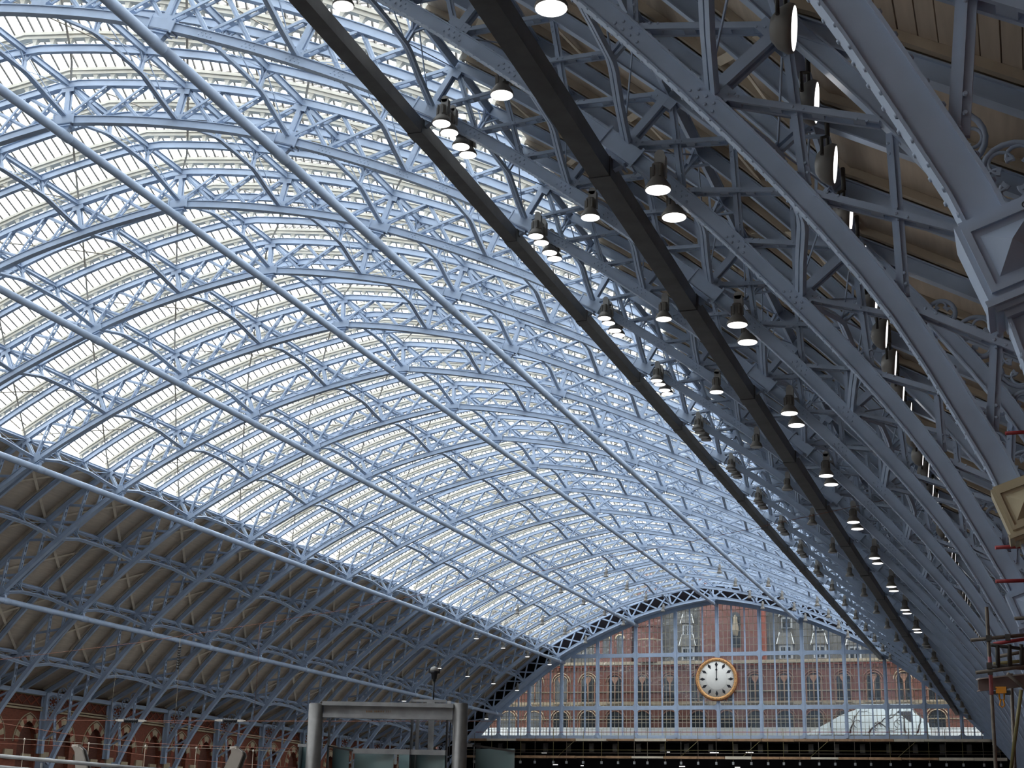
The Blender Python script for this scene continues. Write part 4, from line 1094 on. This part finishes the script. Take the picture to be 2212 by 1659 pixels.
# ================================================================== SCAFFOLD AT THE RIGHT EDGE
SD = 20.0
sc2 = empty('edge_scaffold', (at_depth(2150, 1659, SD).x, at_depth(2150, 1659, SD).y, 0)); tag(sc2, 'rusty tube scaffold with red and pink tubes at the lower right edge', 'scaffold')
so = Vector(sc2.location)
def tubeat(name, u0, v0, u1, v1, mt, d0=SD, d1=SD, r=0.0245):
    a, b = at_depth(u0, v0, d0), at_depth(u1, v1, d1)
    return MB().tube([a - so, b - so], r, 10).obj(name, mt, sc2)
def drop(name, u, v, u1, mt, d):        # upright standing on the floor
    a = at_depth(u, v, d); b = at_depth(u1, 1659, d); k = (a.z - 0) / (a.z - b.z); c = a + (b - a) * k
    return MB().tube([c - so, a - so], 0.0245, 10).obj(name, mt, sc2)
drop('standard', 2131, 1311, 2151, 'scaffold', SD)
tubeat('painted_section', 2137.5, 1418, 2142, 1500, 'pinkpole', SD, SD, 0.0265)
drop('standard', 2184, 1455, 2192, 'scaffold', SD + .6)
tubeat('raking_brace', 2206, 1490, 2184, 1662, 'yellowpole', SD - .5, SD - .5); tubeat('raking_brace', 2176, 1455, 2230, 1500, 'scaffold', SD - .4, SD - .4)
for a in ((2097, 1383, 2230, 1370, 'scaffold', .05), (2146, 1391, 2230, 1378, 'redpole', .35), (2108, 1453, 2230, 1438, 'scaffold', -.05), (2158, 1418, 2230, 1404, 'scaffold', .7), (2146, 1434, 2230, 1426, 'yellowpole', .5), (2150, 1440, 2230, 1437, 'lampdark', .2),
          (2172, 936, 2240, 932, 'redpole', -1), (2181, 1031, 2240, 1029, 'scaffold', -1), (2196, 1075, 2240, 1072, 'scaffold', -1), (2178, 1158, 2240, 1155, 'scaffold', -1), (2150, 1183, 2240, 1179, 'redpole', -.8), (2151, 1256, 2240, 1253, 'redpole', -.6), (2192, 1336, 2240, 1334, 'scaffold', -.3)):
    tubeat('tube', a[0], a[1], a[2], a[3], a[4], SD + a[5], SD + a[5])
tubeat('lattice_chord', 2140, 1393, 2230, 1404, 'lampdark', SD + .15, SD + .15); tubeat('lattice_chord', 2142, 1439, 2230, 1445, 'lampdark', SD + .15, SD + .15)
for u in (2154, 2180, 2206): tubeat('lattice_upright', u, 1392, u + 2, 1441, 'lampdark', SD + .15, SD + .15, 0.03)
for u, v in ((2136, 1379), (2137, 1438), (2139, 1451), (2177, 1377)):
    c = at_depth(u, v, SD - .03) - so; MB().box(c, (0.034, 0.034, 0.04)).obj('coupler', 'lampdark', sc2)
# runway beam with an orange trolley
bm = empty('runway_beam', at_depth(2110, 1480, SD + .3)); tag(bm, 'brown steel runway beam projecting from the right edge below the scaffold', 'beam'); bo = Vector(bm.location)
a, b = at_depth(2112, 1467, SD + .3), at_depth(2240, 1454, SD + .3); hgt = 25 * SD / FPX
MB().bar(a - bo - ZZ * hgt, b - bo - ZZ * hgt, ZZ * 0.008, BK * 0.07).bar(a - bo - ZZ * hgt / 2, b - bo - ZZ * hgt / 2, ZZ * hgt / 2, BK * 0.012).obj('web', 'rail', bm)
MB().bar(a - bo, b - bo, ZZ * 0.008, BK * 0.075).obj('top_flange', 'ivory', bm)
tr = empty('beam_trolley', at_depth(2163, 1497, SD + .2)); tag(tr, 'orange chain trolley hanging from the runway beam', 'trolley')
h = SD / FPX
MB().box((0, 0, 6 * h), (11 * h, 0.05, 7 * h)).obj('frame', 'orange', tr)
for q in (-1, 1): MB().lathe([(0.01, -.03), (0.035, -.03), (0.035, .03), (0.01, .03)], (q * 7 * h, 0, 9 * h), 'y', 12).obj('wheel', 'lampdark', tr)
MB().tube([(-5 * h, 0, -1 * h), (-4 * h, 0, -14 * h), (5 * h, 0, -14 * h), (6 * h, 0, -1 * h)], 0.012, 6).tube([(-2 * h, 0, -14 * h), (-5 * h, 0, -26 * h), (0, 0, -31 * h), (5 * h, 0, -26 * h), (3 * h, 0, -14 * h)], 0.011, 6).obj('hook_loop', 'orange', tr)
MB().box((-16 * h, 0.02, 1 * h), (9 * h, 0.05, 3 * h)).box((14 * h, 0.02, 1 * h), (6 * h, 0.05, 4 * h)).obj('side_plate', 'lampdark', tr)
